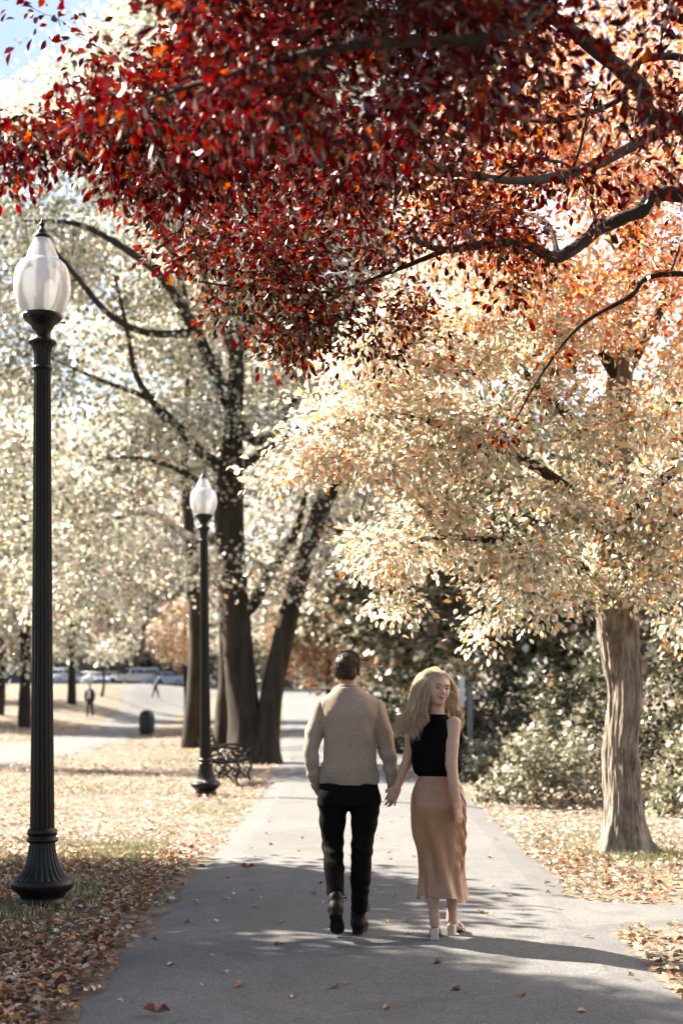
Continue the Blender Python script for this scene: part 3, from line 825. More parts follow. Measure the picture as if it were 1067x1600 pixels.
# trunks close behind the big tree
gen_tree('park_tree', 'straight trunk in sun just left of the big two-stemmed tree, right behind the far lamp', -3.62, 43.0, 15, .23,
         [((0, 2, 12), (4.5, 4, 4.5), 1)], 220, 45, .2, SAGE, [.4, .25, .2, .1, .05], M['leaf_sage'], M['bark_oak'], 102, spread=.5)
gen_tree('park_tree', 'straight pale-edged trunk left of the far lamp with sun on its left side', -4.45, 42.0, 15, .24,
         [((-2, 2, 11.5), (4.5, 4, 4.2), 1)], 220, 45, .2, SAGE, [.4, .25, .2, .1, .05], M['leaf_sage'], M['bark_oak'], 103, spread=.5)
gen_tree('orange_tree', 'small dark-trunked tree with orange leaves left of the far lamp', -6.2, 57.0, 6.2, .16,
         [((-.3, -1, 4.0), (1.1, 1.1, 1.3), 1)], 75, 30, .16, [(.60, .36, .19), (.62, .46, .31), (.56, .48, .37), (.44, .24, .12)], [.25, .3, .35, .1], M['leaf_yellow'], M['bark_dark'], 104, spread=.25)
gen_tree('park_tree', 'dark trunk right beside the near lamp post at the left edge', -13.8, 62.0, 15, .24,
         [((0, 0, 9.2), (6, 5, 6.8), 1)], 330, 50, .24, SAGE, [.3, .3, .15, .2, .05], M['leaf_sage'], M['bark_dark'], 105, spread=.55)
gen_tree('park_tree', 'dark trunk at the far left edge above the dark blue car', -16.9, 70.0, 15, .26,
         [((0, 0, 9.2), (6, 5, 7), 1)], 330, 50, .26, SAGE, [.3, .25, .15, .2, .1], M['leaf_sage'], M['bark_dark'], 106, spread=.55)
gen_tree('park_tree', 'slim trunk right of the near lamp post on the bank before the parked cars', -16.1, 85.0, 16, .22,
         [((0, 2, 10), (7, 6, 7), 1)], 330, 50, .3, GREY, [.3, .25, .2, .15, .1], M['leaf_sage'], M['bark_dark'], 107, spread=.6)
gen_tree('park_tree', 'broad pale tree at the left edge behind the near lamp post', -22.5, 66.0, 15, .3,
         [((0, 0, 9.5), (5, 5, 6), 1)], 260, 50, .26, SAGE, [.3, .3, .15, .2, .05], M['leaf_sage'], M['bark_dark'], 110, spread=.55)
gen_tree('park_tree', 'pale tree farther back at the left edge behind the bank', -25.5, 88.0, 16, .3,
         [((0, 0, 9), (6.5, 5, 7), 1)], 260, 50, .3, GREY, [.3, .3, .2, .15, .05], M['leaf_sage'], M['bark_dark'], 111, spread=.6)
gen_tree('young_tree', 'thin young tree with sparse grey twigs in front of the white car', -16.0, 95.0, 4.6, .09,
         [((.4, 0, 3.2), (1.9, 1.6, 1.2), 1)], 90, 16, .16, GREY, [.3, .3, .3, .05, .05], M['leaf_sage'], M['bark_dark'], 108, spread=.3, fork=.15)
# trees beyond the bend, right of the path
gen_tree('orange_tree', 'low orange and cream tree beyond the bend left of the man\'s head', -.6, 62.0, 7.5, .16,
         [((0, 0, 4.0), (2.5, 2.2, 2.1), 1)], 210, 50, .2, [(.45, .21, .08), (.50, .31, .18), (.30, .28, .19), (.36, .30, .2)], [.3, .25, .25, .2], M['leaf_yellow'], M['bark_dark'], 109, spread=.4)
for k, (x, y, h, lab) in enumerate([(2.2, 46, 10, 'green tree behind the couple where the path bends'), (5.4, 40, 11, 'dull green tree rising behind the shrubs right of the woman'),
                                    (9.5, 33, 11, 'dark green tree rising behind the grey trunk at the right'), (6.0, 66, 15, 'tall grey-green tree farthest back above the man\'s head')]):
    gen_tree('park_tree', lab, x, y, h, .2, [((0, 0, h * .5), (3.6, 3.2, h * .42), 1)], 330, 60, .17 + .002 * y, [(.075, .078, .04), (.15, .148, .095), (.035, .038, .018), (.25, .225, .15), (.30, .165, .06)],
             [.32, .26, .22, .12, .08], M['leaf_sage'], M['bark_dark'], 120 + k, spread=.38)
# wall of trees beyond the road
for k in range(9):
    x = -62 + k * 13.5 + 3 * math.sin(k * 2.3); y = 158 + 14 * math.sin(k * 1.7)
    gen_tree('distant_tree', ['broad pale tree beyond the road', 'hazy grey tree beyond the parked cars', 'pale round-headed tree beyond the road'][k % 3] + ', %s from the left' % ['first', 'second', 'third', 'fourth', 'fifth', 'sixth', 'seventh', 'eighth', 'ninth'][k],
             x, y, 22, .4, [((0, 0, 12), (9, 7, 11), 1)], 300, 50, .55, GREY, [.3, .3, .2, .1, .1], M['leaf_sage'], M['bark_dark'], 140 + k, spread=1.1, group='trees beyond the road')
for k in range(10):
    shrub('grey hedge bush beyond the parked cars, %s from the left' % ['first', 'second', 'third', 'fourth', 'fifth', 'sixth', 'seventh', 'eighth', 'ninth', 'tenth'][k], -46 + k * 6.2, 147 + 2 * math.sin(k * 2.1), 4.2, 2.4, 4.6 + .8 * math.sin(k * 1.3), 2600, .42, GREY, [.35, .25, .1, .25, .05], 300 + k * 3, None, .4, 'hedge bushes beyond the road')
# shrubs along the right
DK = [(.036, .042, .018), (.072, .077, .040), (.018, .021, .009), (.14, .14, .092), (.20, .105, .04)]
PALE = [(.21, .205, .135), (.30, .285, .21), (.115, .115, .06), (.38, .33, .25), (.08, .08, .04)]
shr = [
    ('low pale leafed shrub in sun left of the grey trunk', 3.05, 20.6, .95, .8, 1.05, 3400, .085, PALE, [.3, .3, .2, .1, .1]),
    ('pale shrub right of the grey trunk at the right edge', 4.75, 18.6, .8, .7, 1.15, 2600, .085, PALE, [.3, .25, .25, .1, .1]),
    ('tall dark green shrub behind the pale low shrub', 4.3, 23.0, 1.5, 1.2, 2.6, 6000, .095, DK, [.34, .24, .2, .16, .06]),
    ('dark shrub behind the grey trunk', 5.4, 20.6, 1.4, 1.1, 3.0, 6000, .09, DK, [.32, .22, .2, .16, .1]),
    ('small pale shrub at the path edge right of the woman', 2.75, 25.5, .65, .6, .85, 1800, .085, PALE, [.28, .25, .3, .07, .1]),
    ('green shrub where the path bends behind the woman', 3.6, 30.0, 1.4, 1.2, 2.4, 5000, .11, DK, [.34, .28, .14, .18, .06]),
    ('bushy olive shrub between the couple and the trees', 2.0, 38.5, 1.5, 1.3, 2.4, 4500, .13, DK, [.3, .3, .12, .2, .08]),
    ('dark shrub beside the trunk at the right edge', 6.6, 22.0, 1.6, 1.3, 3.1, 5000, .1, DK, [.34, .24, .2, .14, .08]),
]
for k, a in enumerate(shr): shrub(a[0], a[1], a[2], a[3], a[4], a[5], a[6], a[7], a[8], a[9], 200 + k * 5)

#TREES_END
# ------------------------------------------------------------------ street lamps
def street_lamp():
    k = .004725
    def pr(rows): return [(r * k, (1418 - y) * k) for r, y in rows]
    def dense(rows, n): return [tuple(q) for q in spline(np.array(rows), n)]
    t = empty('street_lamp')
    b = MB()
    b.lathe(pr([(0, 1421), (36, 1421), (36, 1409), (34, 1406), (34, 1402), (37, 1398), (42, 1394), (47, 1389), (48.5, 1384), (48.5, 1379), (46, 1375.5), (45, 1374)]), n=64)
    b.lathe(dense(pr([(45, 1374), (38, 1370), (31.5, 1362), (27, 1352), (23.5, 1340), (21.3, 1328), (20, 1318)]), 24), n=192, flute=(24, .085, -1, 9))
    b.lathe(pr([(20, 1318), (24, 1316.5), (25, 1314), (24, 1311), (21.5, 1309.5), (21.5, 1307), (23.2, 1305), (23.2, 1299), (21.6, 1297), (19, 1295)]), n=64)
    base = b.build('base', M['iron'], t)
    s = MB(); zs = np.linspace(1296, 579, 40)
    s.lathe(pr([(np.interp(y, [579, 1000, 1296], [13.2, 15.8, 19]), y) for y in zs]), n=160, flute=(16, .13, -1, 9))
    s.build('shaft', M['iron'], t)
    c = MB()
    c.lathe(pr([(13.2, 579), (15.6, 578.5), (16, 576), (15.2, 574), (13.4, 573)]), n=48)
    c.lathe(dense(pr([(13.4, 573), (13.0, 562), (13.6, 552), (16, 543), (20.5, 538)]), 14), n=128, flute=(16, .09, -1, 9))
    c.lathe(pr([(20.5, 538), (22, 537), (22, 534.5), (19.5, 532), (15, 530), (13.4, 527), (13.2, 521), (13.8, 517), (16, 514), (17, 511)]), n=48)
    c.build('capital', M['iron'], t)
    h = MB()
    h.lathe(pr([(17, 511), (20, 507), (24, 504), (27.5, 501.5), (28.5, 499), (30.2, 497.5), (30.4, 492), (28.6, 491), (24, 490.6), (0, 490.4)]), n=48)
    for a in (0.15, 2.2, 4.3):
        h.tube([(math.cos(a) * 28 * k, math.sin(a) * 28 * k, (1418 - 503) * k), (math.cos(a) * 34 * k, math.sin(a) * 34 * k, (1418 - 503) * k)], 2.1 * k * .6, 8)
        h.box((math.cos(a) * 34 * k, math.sin(a) * 34 * k, (1418 - 503) * k), (.012, .012, .018), bevel=.003)
    h.build('holder', M['iron'], t)
    g = MB()
    g.lathe(dense(pr([(29.5, 491.2), (36.5, 480), (41.5, 467), (44.2, 453), (44.2, 440), (42.2, 427), (37.8, 415.5), (31, 408.5)]), 22) +
            dense(pr([(26, 406), (24.8, 401), (21.5, 392.5), (18, 384), (14.8, 377.5), (12.5, 372.5)]), 12), n=56)
    glo = g.build('globe', M['globe'], t)
    q = MB()
    rr = []
    for i in range(9): rr += [(12, 462 - i * 5), (9.5, 459.5 - i * 5)]
    q.lathe(pr([(0, 490), (13, 490), (13, 464)] + rr + [(10, 416), (7, 400), (5, 385), (4, 376), (0, 375)]), n=32)
    q.build('lamp_insert', M['white_metal'], t)
    fi = MB()
    fi.lathe(pr([(13.6, 373.5), (14.2, 372), (13.8, 369), (11, 367), (8.2, 363.5), (8.6, 361.5), (6, 359.5), (3.4, 356), (2.8, 353), (4.6, 351), (4.2, 349), (2.2, 347), (2.6, 345.5), (1.4, 343), (0, 340)]), n=32)
    fi.build('finial', M['iron'], t)
    return t
lampA = street_lamp()
lampB = copy_tree(lampA)
lampA.location = (-2.21, 10.52, float(terrain(-2.21, 10.5)) - .005)
lampB.location = (-2.115, 22.2, float(terrain(-2.1, 22.2)) - .005); lampB.rotation_euler = (0, R(-.5), R(40))
tag(lampA, 'tall black fluted lamp post with white globe, nearest, at the left edge', 'street lamp', 'black globe lamps along the path')
tag(lampB, 'farther black lamp post with white globe beside the iron bench', 'street lamp', 'black globe lamps along the path')

# ------------------------------------------------------------------ bench
def bench():
    t = empty('park_bench'); L = 1.5      # local x: towards the path, y: length
    def scroll(c, r, turns=1.0, n=22, a0=0):
        a = np.linspace(a0, a0 + 2 * np.pi * turns, n); return np.stack([c[0] + r * np.cos(a), np.zeros(n), c[1] + r * np.sin(a)], 1)
    for y in (0.0, L):
        e = MB()
        e.tube(spline([(-.02, y, .02), (.02, y, .16), (.10, y, .30), (.07, y, .42), (-.05, y, .60), (-.13, y, .84)], 24), .025, 8)
        e.tube(spline([(.56, y, .02), (.52, y, .14), (.58, y, .27), (.55, y, .40), (.50, y, .44)], 20), .024, 8)
        e.tube(spline([(.07, y, .41), (.30, y, .395), (.52, y, .43)], 12), .024, 8)
        e.tube(spline([(-.02, y, .62), (.16, y, .66), (.38, y, .66), (.52, y, .63), (.56, y, .57), (.52, y, .53), (.48, y, .56)], 26), .022, 8)
        e.tube(spline([(.52, y, .43), (.56, y, .50), (.54, y, .60)], 8), .019, 8)
        e.tube(spline([(.05, y, .05), (.20, y, .20), (.34, y, .20), (.50, y, .06)], 14), .018, 8)
        for cx, cz, r in ((.16, .53, .075), (.31, .525, .08), (.44, .53, .06), (.22, .30, .06), (.38, .30, .06), (.09, .21, .04), (.50, .22, .04)):
            q = scroll((cx, cz), r); q[:, 1] = y; e.tube(q, .0155, 6, False)
        e.box((-.02, y, .01), (.09, .05, .02), bevel=.006); e.box((.57, y, .01), (.09, .05, .02), bevel=.006)
        e.build('end_frame', M['iron'], t)
    for i in range(6):
        x = .10 + i * .08; z = .425 - .02 * math.sin(i / 5 * math.pi) + (.012 if i == 5 else 0)
        MB().box((x, L / 2, z), (.055, L, .022), bevel=.005).build('seat_slat', M['iron'], t)
    for i in range(5):
        f = i / 4; MB().box((.045 - .16 * f, L / 2, .50 + .32 * f), (.02, L, .05), Matrix.Rotation(-.42, 3, 'Y'), bevel=.005).build('back_slat', M['iron'], t)
    tag(t, 'black cast iron bench with scrolled arms behind the far lamp', 'bench')
    return t
bn = bench(); bn.location = (-2.32, 24.35, float(terrain(-2.1, 25))); bn.rotation_euler = (0, 0, R(-4))

# ------------------------------------------------------------------ litter bin
def litter_bin():
    t = empty('litter_bin'); mt = plain('dark_bin', (.014, .015, .014), .5)
    b = MB(); b.lathe([(0, .02), (.25, .02), (.27, .06), (.285, .30), (.29, .66), (.30, .68), (.30, .72), (.28, .73)], n=28, flute=None); b.build('body', mt, t)
    for k in range(14):
        a = k / 14 * 2 * np.pi
        MB().box((math.cos(a) * .293, math.sin(a) * .293, .38), (.02, .05, .58), Matrix.Rotation(a, 3, 'Z'), bevel=.004).build('slat', mt, t)
    d = MB(); d.lathe([(.30, .73), (.30, .76), (.27, .84), (.20, .92), (.10, .97), (0, .98)], n=28); d.build('lid', mt, t)
    m = MB(); m.box((0, -.25, .83), (.22, .12, .10), bevel=.02); m.build('mouth', plain('bin_opening_shade', (.004, .004, .004), .9), t)  # solid near-black block, the opening's inner shade put into its colour
    tag(t, 'dark domed litter bin beside the left side path', 'bin'); return t
lb_ = litter_bin(); lb_.location = (-7.65, 56, float(terrain(-7.65, 56)))

# ------------------------------------------------------------------ post behind the woman
def post():
    t = empty('signpost'); pm = plain('grey_post', (.16, .15, .14), .6); wm = plain('white_plate', (.62, .60, .57), .6)
    MB().box((0, 0, .85), (.10, .10, 1.7), bevel=.01).build('post', pm, t)
    MB().box((0, 0, 1.72), (.13, .13, .05), bevel=.012).build('cap', pm, t)
    MB().box((-.17, -.02, 1.62), (.11, .04, .62), bevel=.008).build('plate', wm, t)
    tag(t, 'grey post with narrow pale plate among the shrubs right of the woman', 'post'); return t
po = post(); po.location = (2.62, 29.0, float(terrain(2.62, 29)))

# ------------------------------------------------------------------ cars
M['glass_car'] = plain('car_glass', (.012, .016, .022), .08, 0, .6, .1)
M['tyre'] = plain('tyre_rubber', (.02, .02, .02), .85)
M['rim'] = plain('alloy_rim', (.4, .4, .41), .3, .8)
M['chrome'] = plain('headlight_glass', (.75, .75, .74), .15)
M['red_light'] = plain('tail_light', (.45, .03, .02), .3)
def car(kind, colour, label):
    t = empty('parked_car'); paint = plain('paint_' + kind, colour, .25, .2, .6, .04)
    L, W, H = {'sedan': (4.6, 1.78, 1.45), 'suv': (4.7, 1.86, 1.72), 'truck': (4.8, 1.9, 1.80)}[kind]
    if kind == 'sedan':
        low = [(-2.3, .35), (-2.28, .75), (-2.15, .93), (-1.5, .99), (1.0, .98), (1.9, .86), (2.22, .74), (2.3, .5), (2.26, .28), (-2.2, .25)]
        cab = [(-1.75, .98), (-1.1, 1.38), (-.3, 1.45), (.35, 1.40), (1.15, .97)]
    elif kind == 'suv':
        low = [(-2.33, .4), (-2.33, 1.0), (-2.25, 1.08), (1.05, 1.06), (2.0, .98), (2.3, .86), (2.35, .5), (2.3, .32), (-2.28, .32)]
        cab = [(-2.25, 1.07), (-2.02, 1.62), (-1.6, 1.70), (.2, 1.70), (.45, 1.66), (1.15, 1.05)]
    else:
        low = [(-2.4, .5), (-2.4, 1.1), (-2.3, 1.15), (1.1, 1.15), (2.25, 1.10), (2.35, 1.0), (2.4, .5), (-2.3, .45)]
        cab = [(-2.3, 1.14), (-2.24, 1.74), (-2.1, 1.80), (.55, 1.80), (.70, 1.74), (1.05, 1.14)]
    def prism(mb, poly, w0, w1, zref):
        n = len(poly); zt = max(p[1] for p in poly)
        def wd(z): return w0 + (w1 - w0) * max(0, (z - zref)) / max(.01, zt - zref)
        rows = []
        for sgn, ins in ((-1, 0), (-1, .08), (1, .08), (1, 0)):
            pass
        v = []
        cxm = np.mean([p[0] for p in poly]); czm = np.mean([p[1] for p in poly])
        for yf, sc_ in ((-1, .965), (-.93, 1), (.93, 1), (1, .965)):
            for p in poly: v.append((cxm + (p[0] - cxm) * sc_, yf * wd(p[1]) / 2, czm + (p[1] - czm) * sc_))
        f = []
        for r_ in range(3):
            for i in range(n): f.append((r_ * n + i, r_ * n + (i + 1) % n, (r_ + 1) * n + (i + 1) % n, (r_ + 1) * n + i))
        mb.add(np.array(v), np.array(f))
        for r_ in (0, 3):
            base_ = np.array(v[r_ * n:(r_ + 1) * n]); vv = np.vstack([base_, base_.mean(0)])
            mb.add(vv, np.array([(i, (i + 1) % n, n) for i in range(n)]))
    b = MB(); prism(b, low, W, W, 9); prism(b, cab, W - .06, W - .42, cab[0][1]); b.build('body', paint, t, smooth=False)
    zt = max(p[1] for p in cab); zb = cab[0][1]
    x0, x1 = cab[0][0], cab[-1][0]; tx0 = [p for p in cab if p[1] > zt - .1][0][0]; tx1 = [p for p in cab if p[1] > zt - .1][-1][0]
    def side_win(xa, xb, s):
        m = MB(); z0, z1 = zb + .07, zt - .12
        def xat(x, z):
            u = (z - zb) / (zt - zb); lo = x0 + (tx0 - x0) * u + .10; hi = x1 + (tx1 - x1) * u - .10; return min(max(x, lo), hi)
        def yat(z): return s * ((W - .06) + (-.36) * (z - zb) / (zt - zb)) / 2
        v = [(xat(xa, z0), yat(z0) + s * .012, z0), (xat(xb, z0), yat(z0) + s * .012, z0), (xat(xb, z1), yat(z1) + s * .012, z1), (xat(xa, z1), yat(z1) + s * .012, z1)]
        v += [(q[0], q[1] - s * .02, q[2]) for q in v]
        m.add(np.array(v), np.array([(0, 1, 2, 3), (4, 7, 6, 5), (0, 4, 5, 1), (1, 5, 6, 2), (2, 6, 7, 3), (3, 7, 4, 0)])); m.build('window', M['glass_car'], t, smooth=False)
    for s in (-1, 1):
        side_win(x0, -.72, s); side_win(-.66, .22, s); side_win(.28, x1, s)
    for (xa, xb, nm) in ((x1, tx1, 'windscreen'), (x0, tx0, 'rear_window')):
        m = MB(); d = 1 if xa == x1 else -1
        za, zc = zb + .06, zt - .10; ua, uc = (za - zb) / (zt - zb), (zc - zb) / (zt - zb)
        pa = xa + (xb - xa) * ua + d * .02; pc = xa + (xb - xa) * uc + d * .03
        wa, wc = W * .42, W * .34
        v = [(pa, -wa, za), (pa, wa, za), (pc, wc, zc), (pc, -wc, zc)]; v += [(q[0] - d * .03, q[1], q[2]) for q in v]
        m.add(np.array(v), np.array([(0, 1, 2, 3), (4, 7, 6, 5), (0, 4, 5, 1), (1, 5, 6, 2), (2, 6, 7, 3), (3, 7, 4, 0)])); m.build(nm, M['glass_car'], t, smooth=False)
    for wx in (-L * .30, L * .31):
        for s in (-1, 1):
            w = MB(); pr_ = [(.20, -.10), (.30, -.10), (.335, -.06), (.335, .06), (.30, .10), (.20, .10), (.20, -.10)]
            w.lathe(pr_, n=24); v, f = w.arrays(); v = np.stack([v[:, 0], v[:, 2], v[:, 1]], 1) + np.array((wx, s * (W / 2 - .09), .335))
            o = put('wheel', v, f, M['tyre'], t)
            r_ = MB(); r_.lathe([(0, .07), (.06, .08), (.2, .06), (.205, -.06), (0, -.06)], n=20); v, f = r_.arrays()
            v = np.stack([v[:, 0], v[:, 2] * s, v[:, 1]], 1) + np.array((wx, s * (W / 2 - .09), .335)); put('rim', v, f, M['rim'], o)
    fz = .68 if kind == 'sedan' else .82
    for s in (-1, 1):
        MB().box((L / 2 - .10, s * (W / 2 - .26), fz), (.14, .34, .15), bevel=.04).build('headlight', M['chrome'], t)
        MB().box((-L / 2 + .04, s * (W / 2 - .2), fz + .12), (.10, .26, .18), bevel=.03).build('tail_light', M['red_light'], t)
        MB().box((x1 - .15, s * (W / 2 + .06), zb + .06), (.12, .18, .12), bevel=.03).build('mirror', paint, t)
    MB().box((L / 2 - .03, 0, fz - .22), (.08, W * .8, .16), bevel=.03).build('bumper', M['tyre'], t)
    tag(t, label, 'car', 'cars parked beyond the bank'); return t
for kind, colr, label, px, Y, rz in [
    ('sedan', (.015, .03, .07), 'dark blue car at the left edge beyond the bank', 27, 134, 200),
    ('suv', (.22, .27, .33), 'silver-blue sport utility car right beside the near lamp post', 96, 136, 245),
    ('sedan', (.78, .78, .77), 'white car parked beyond the bank, behind the thin young tree', 139, 138, 240),
    ('sedan', (.20, .25, .31), 'grey-blue car between the white car and the boxy pale one', 174, 138, 255),
    ('truck', (.36, .355, .34), 'boxy pale off-road car with upright windows on the road', 210, 138, 215),
    ('sedan', (.27, .31, .35), 'pale blue car farthest right in the row', 254, 139, 200)]:
    c_ = car(kind, colr, label); x_ = (px - CX) / F_PX * Y
    c_.location = (x_, Y, float(terrain(x_, Y)) + .02); c_.rotation_euler = (0, 0, R(rz))

# ------------------------------------------------------------------ traffic signals
def signal(x, y, z, label):
    t = empty('traffic_signal'); bx = plain('signal_housing', (.012, .013, .012), .5)
    green, n, l, b = new_mat('green_signal_lens'); b.inputs['Base Color'].default_value = (.02, .4, .25, 1); b.inputs['Emission Color'].default_value = (.03, .75, .42, 1); b.inputs['Emission Strength'].default_value = 1.6
    red = plain('dark_red_lens', (.08, .01, .01), .4); amb = plain('dark_amber_lens', (.10, .06, .01), .4)
    MB().box((0, 0, 0), (.34, .22, 1.05), bevel=.03).build('housing', bx, t)
    for k, mm in enumerate((green, amb, red)):
        zz = -.33 + k * .33; m = MB(); m.lathe([(0, .03), (.09, .02), (.125, 0)], n=20); v, f = m.arrays(); v = np.stack([v[:, 0], -v[:, 2] - .11, v[:, 1] + zz], 1)
        o = put('lens', v, f, mm, t)
        h = MB(); h.lathe([(.135, 0), (.14, .16), (.15, .16), (.145, 0)], n=20); v, f = h.arrays(); v = np.stack([v[:, 0], -v[:, 2] - .11, v[:, 1] + zz], 1)
        keep = v[:, 2] > -9; put('visor', v, f, bx, o)
    MB().tube([(0, .16, -z + float(terrain(x, y)) ), (0, .16, 1.0)], .07, 10).build('pole', bx, t)
    t.location = (x, y, z); tag(t, label, 'traffic light', 'green traffic lights beyond the road')
a_ = P(210, 1003, 146); signal(a_[0], 146, a_[2] + .33, 'higher of the two green traffic lights beyond the cars')
a_ = P(216, 1028, 150); signal(a_[0], 150, a_[2] + .33, 'lower of the two green traffic lights beyond the cars')

# ------------------------------------------------------------------ leaf litter and grass
def litter():
    rg = np.random.default_rng(77); C, S = [], []
    def area(n, x0, x1, y0, y1, keep):
        x = rg.uniform(x0, x1, n); y = rg.uniform(y0, y1, n); k = keep(x, y) > rg.random(n); C.append(np.stack([x[k], y[k]], 1))
    def off_path(x, y): return ((x < main_left(y) + .02) | (x > main_right(y) - .02)).astype(float)
    def off_spur(x, y): return 1 - ((x > 1.5) & (np.abs(y - 10.2) < .41 + .48 * np.exp(-np.maximum(x - 1.7, 0) / .30))) * 1.0
    patch = lambda x, y: .30 + .95 * ss(-.35, .55, fbm(np.stack([x * .9, y * .6, x * 0], -1), 3, 9))
    edge = lambda x, y: 1.0 * np.exp(-np.abs(x - main_left(y) + .45) / .30)
    gg = lambda x, y: ss(-.1, .5, fbm(np.stack([x * 1.1, y * .8, x * 0], -1), 3, 21)) * ss(-1.7, -2.1, x)
    area(34000, -5.5, -1.2, 6, 14.5, lambda x, y: off_path(x, y) * np.clip(patch(x, y) * .8 + edge(x, y) * .5, 0, 1) * ss(-1.24, -1.55, x) * (1 - .8 * gg(x, y)))
    area(32000, -9, -1.2, 14, 30, lambda x, y: off_path(x, y) * patch(x, y))
    area(16000, -14, 1.0, 29, 70, lambda x, y: off_path(x, y) * patch(x, y) * ((np.abs(x + 8.9) > 1.5) * 1.0))
    area(22000, 1.7, 7, 10, 24, lambda x, y: off_path(x, y) * off_spur(x, y) * np.clip(patch(x, y) + np.exp(-np.abs(x - main_right(y) - .2) / .2), 0, 1))
    area(9000, 1.6, 6, 21, 34, lambda x, y: off_path(x, y))
    area(3500, 1.6, 4, 5, 9.9, lambda x, y: off_path(x, y) * off_spur(x, y) * np.clip(.15 + 1.2 * np.exp(-np.abs(x - main_right(y) - .10) / .10) + .3 * patch(x, y), 0, 1) * ss(1.72, 1.84, x))
    area(700, -1.3, 2.0, 11, 40, lambda x, y: .25 + 0 * x)
    c = np.vstack(C); N = len(c)
    z = terrain(c[:, 0], c[:, 1]) + .004 + .016 * rg.random(N) - .004 * (c[:, 1] > 30)
    onp = (c[:, 0] > main_left(c[:, 1])) & (c[:, 0] < main_right(c[:, 1])); z[onp] = terrain(c[onp, 0], c[onp, 1]) + .017
    p = np.column_stack([c, z])
    a = rg.uniform(0, 2 * np.pi, N); d = np.stack([np.cos(a), np.sin(a), rg.normal(0, .16, N)], 1)
    nr = unit(np.stack([rg.normal(0, .28, N), rg.normal(0, .28, N), np.ones(N)], 1))
    s = (.038 + .042 * rg.random(N)) * np.where(c[:, 1] > 30, 1.6, 1.0)
    pal = [(.25, .105, .035), (.31, .175, .075), (.17, .08, .037), (.34, .255, .185), (.115, .06, .032), (.29, .125, .06), (.40, .33, .275)]
    w = np.tile(np.array([.17, .17, .15, .19, .12, .08, .12]), (N, 1))
    w[c[:, 1] > 14] *= np.array([.35, .5, .5, 1.7, .5, .5, 3.2]); w[(c[:, 0] > 1.6)] *= np.array([.7, 1.0, .8, 1.5, .7, 1.0, 1.6])
    w[c[:, 1] > 32] *= np.array([2.2, 1.4, 2.2, .7, 2.2, 1.6, .35])
    col = pick_colours(N, pal, w, 5, .2)
    cu = rg.uniform(.3, 3.0, N); fa = c[:, 1] > 16
    A1 = leaf_arrays(p[~fa], d[~fa], nr[~fa], s[~fa], col[~fa], .85, False, cu[~fa]); A2 = leaf_arrays(p[fa], d[fa], nr[fa], s[fa], col[fa], .85, True, cu[fa])
    v, f, k = np.vstack([A1[0], A2[0]]), np.vstack([A1[1], A2[1] + len(A1[0])]), np.vstack([A1[2], A2[2]])
    o = put('leaf_litter', v, f, M['leaf_dry'], None, True, k); tag(o, 'dry brown and orange leaves strewn over the grass', 'leaves', kind='stuff')
litter()

def fallen_leaves():
    """the leaves that lie singly on the near asphalt"""
    rg = np.random.default_rng(15); meshes = []
    for k, cc in enumerate([(.40, .22, .09), (.46, .33, .19), (.30, .15, .06), (.44, .27, .12), (.22, .10, .05)]):
        v, f, q = leaf_arrays(np.zeros((1, 3)), np.array([[0, 1., 0]]), np.array([[0, 0, 1.]]), np.ones(1), np.array([cc]), 1.05, False, np.array([1.5 + .6 * k]))
        me = make_mesh('fallen_leaf', v, f, True, q); me.materials.append(M['leaf_dry']); meshes.append(me)
    spots = [(487, 1396), (508, 1410), (365, 1398), (505, 1380), (343, 1438), (527, 1440), (428, 1475), (445, 1475), (335, 1491), (348, 1518), (317, 1541), (275, 1507), (377, 1541), (380, 1537), (181, 1563), (413, 1402), (403, 1416),
             (352, 1404), (590, 1373), (640, 1460), (747, 1427), (635, 1438), (720, 1547), (900, 1580), (980, 1525), (923, 1462), (760, 1430), (600, 1440), (236, 1467), (286, 1440), (300, 1408), (470, 1330), (520, 1542), (545, 1537),
             (820, 1555), (690, 1505), (455, 1560), (610, 1575), (872, 1418), (660, 1395), (615, 1400), (440, 1440), (765, 1385), (800, 1400), (420, 1320), (600, 1310), (640, 1325), (770, 1340)]
    for k, (px, py) in enumerate(spots):
        Y = F_PX * (CAM_H - .014) / (py - HOR); X = (px - CX) / F_PX * Y
        o = bpy.data.objects.new('fallen_leaf', meshes[int(rg.integers(0, 5))]); COL.objects.link(o)
        s = rg.uniform(.036, .064); o.location = (X, Y, float(terrain(X, Y)) + .016); o.scale = (s, s, s); o.rotation_euler = (rg.normal(0, .06), rg.normal(0, .06), rg.uniform(0, 6.28))
        side = 'left of the man' if px < 500 else 'right of the woman' if px > 735 else 'in line with the couple'
        far = 'in sun' if py < 1365 else 'inside the shade edge' if py < 1425 else 'level with their feet' if py < 1480 else 'nearest the camera'
        tag(o, 'dry brown leaf on asphalt, ' + far + ', ' + side, 'leaf', 'fallen leaves lying on the path')
    v, f, q = leaf_arrays(np.zeros((3, 3)), np.array([[.2, 1., .3], [-1., .4, .5], [.9, -.3, .4]]), np.array([[.3, 0, 1.], [0, .3, 1], [0, -.2, 1]]), np.ones(3), np.array([(.16, .03, .02), (.2, .05, .02), (.12, .03, .02)]), .9, False, np.array([3., 4, 3]))
    for (px, py, lab) in ((387, 1359, 'dark red curled leaf near the shade edge left of the man'), (245, 1588, 'dark curled leaf on the asphalt at the bottom left of the path')):
        Y = F_PX * (CAM_H - .014) / (py - HOR); X = (px - CX) / F_PX * Y
        me = make_mesh('fallen_leaf', v * .075, f, True, q); o = link('fallen_leaf', me, M['leaf_dry']); o.location = (X, Y, .03); tag(o, lab, 'leaf')
fallen_leaves()

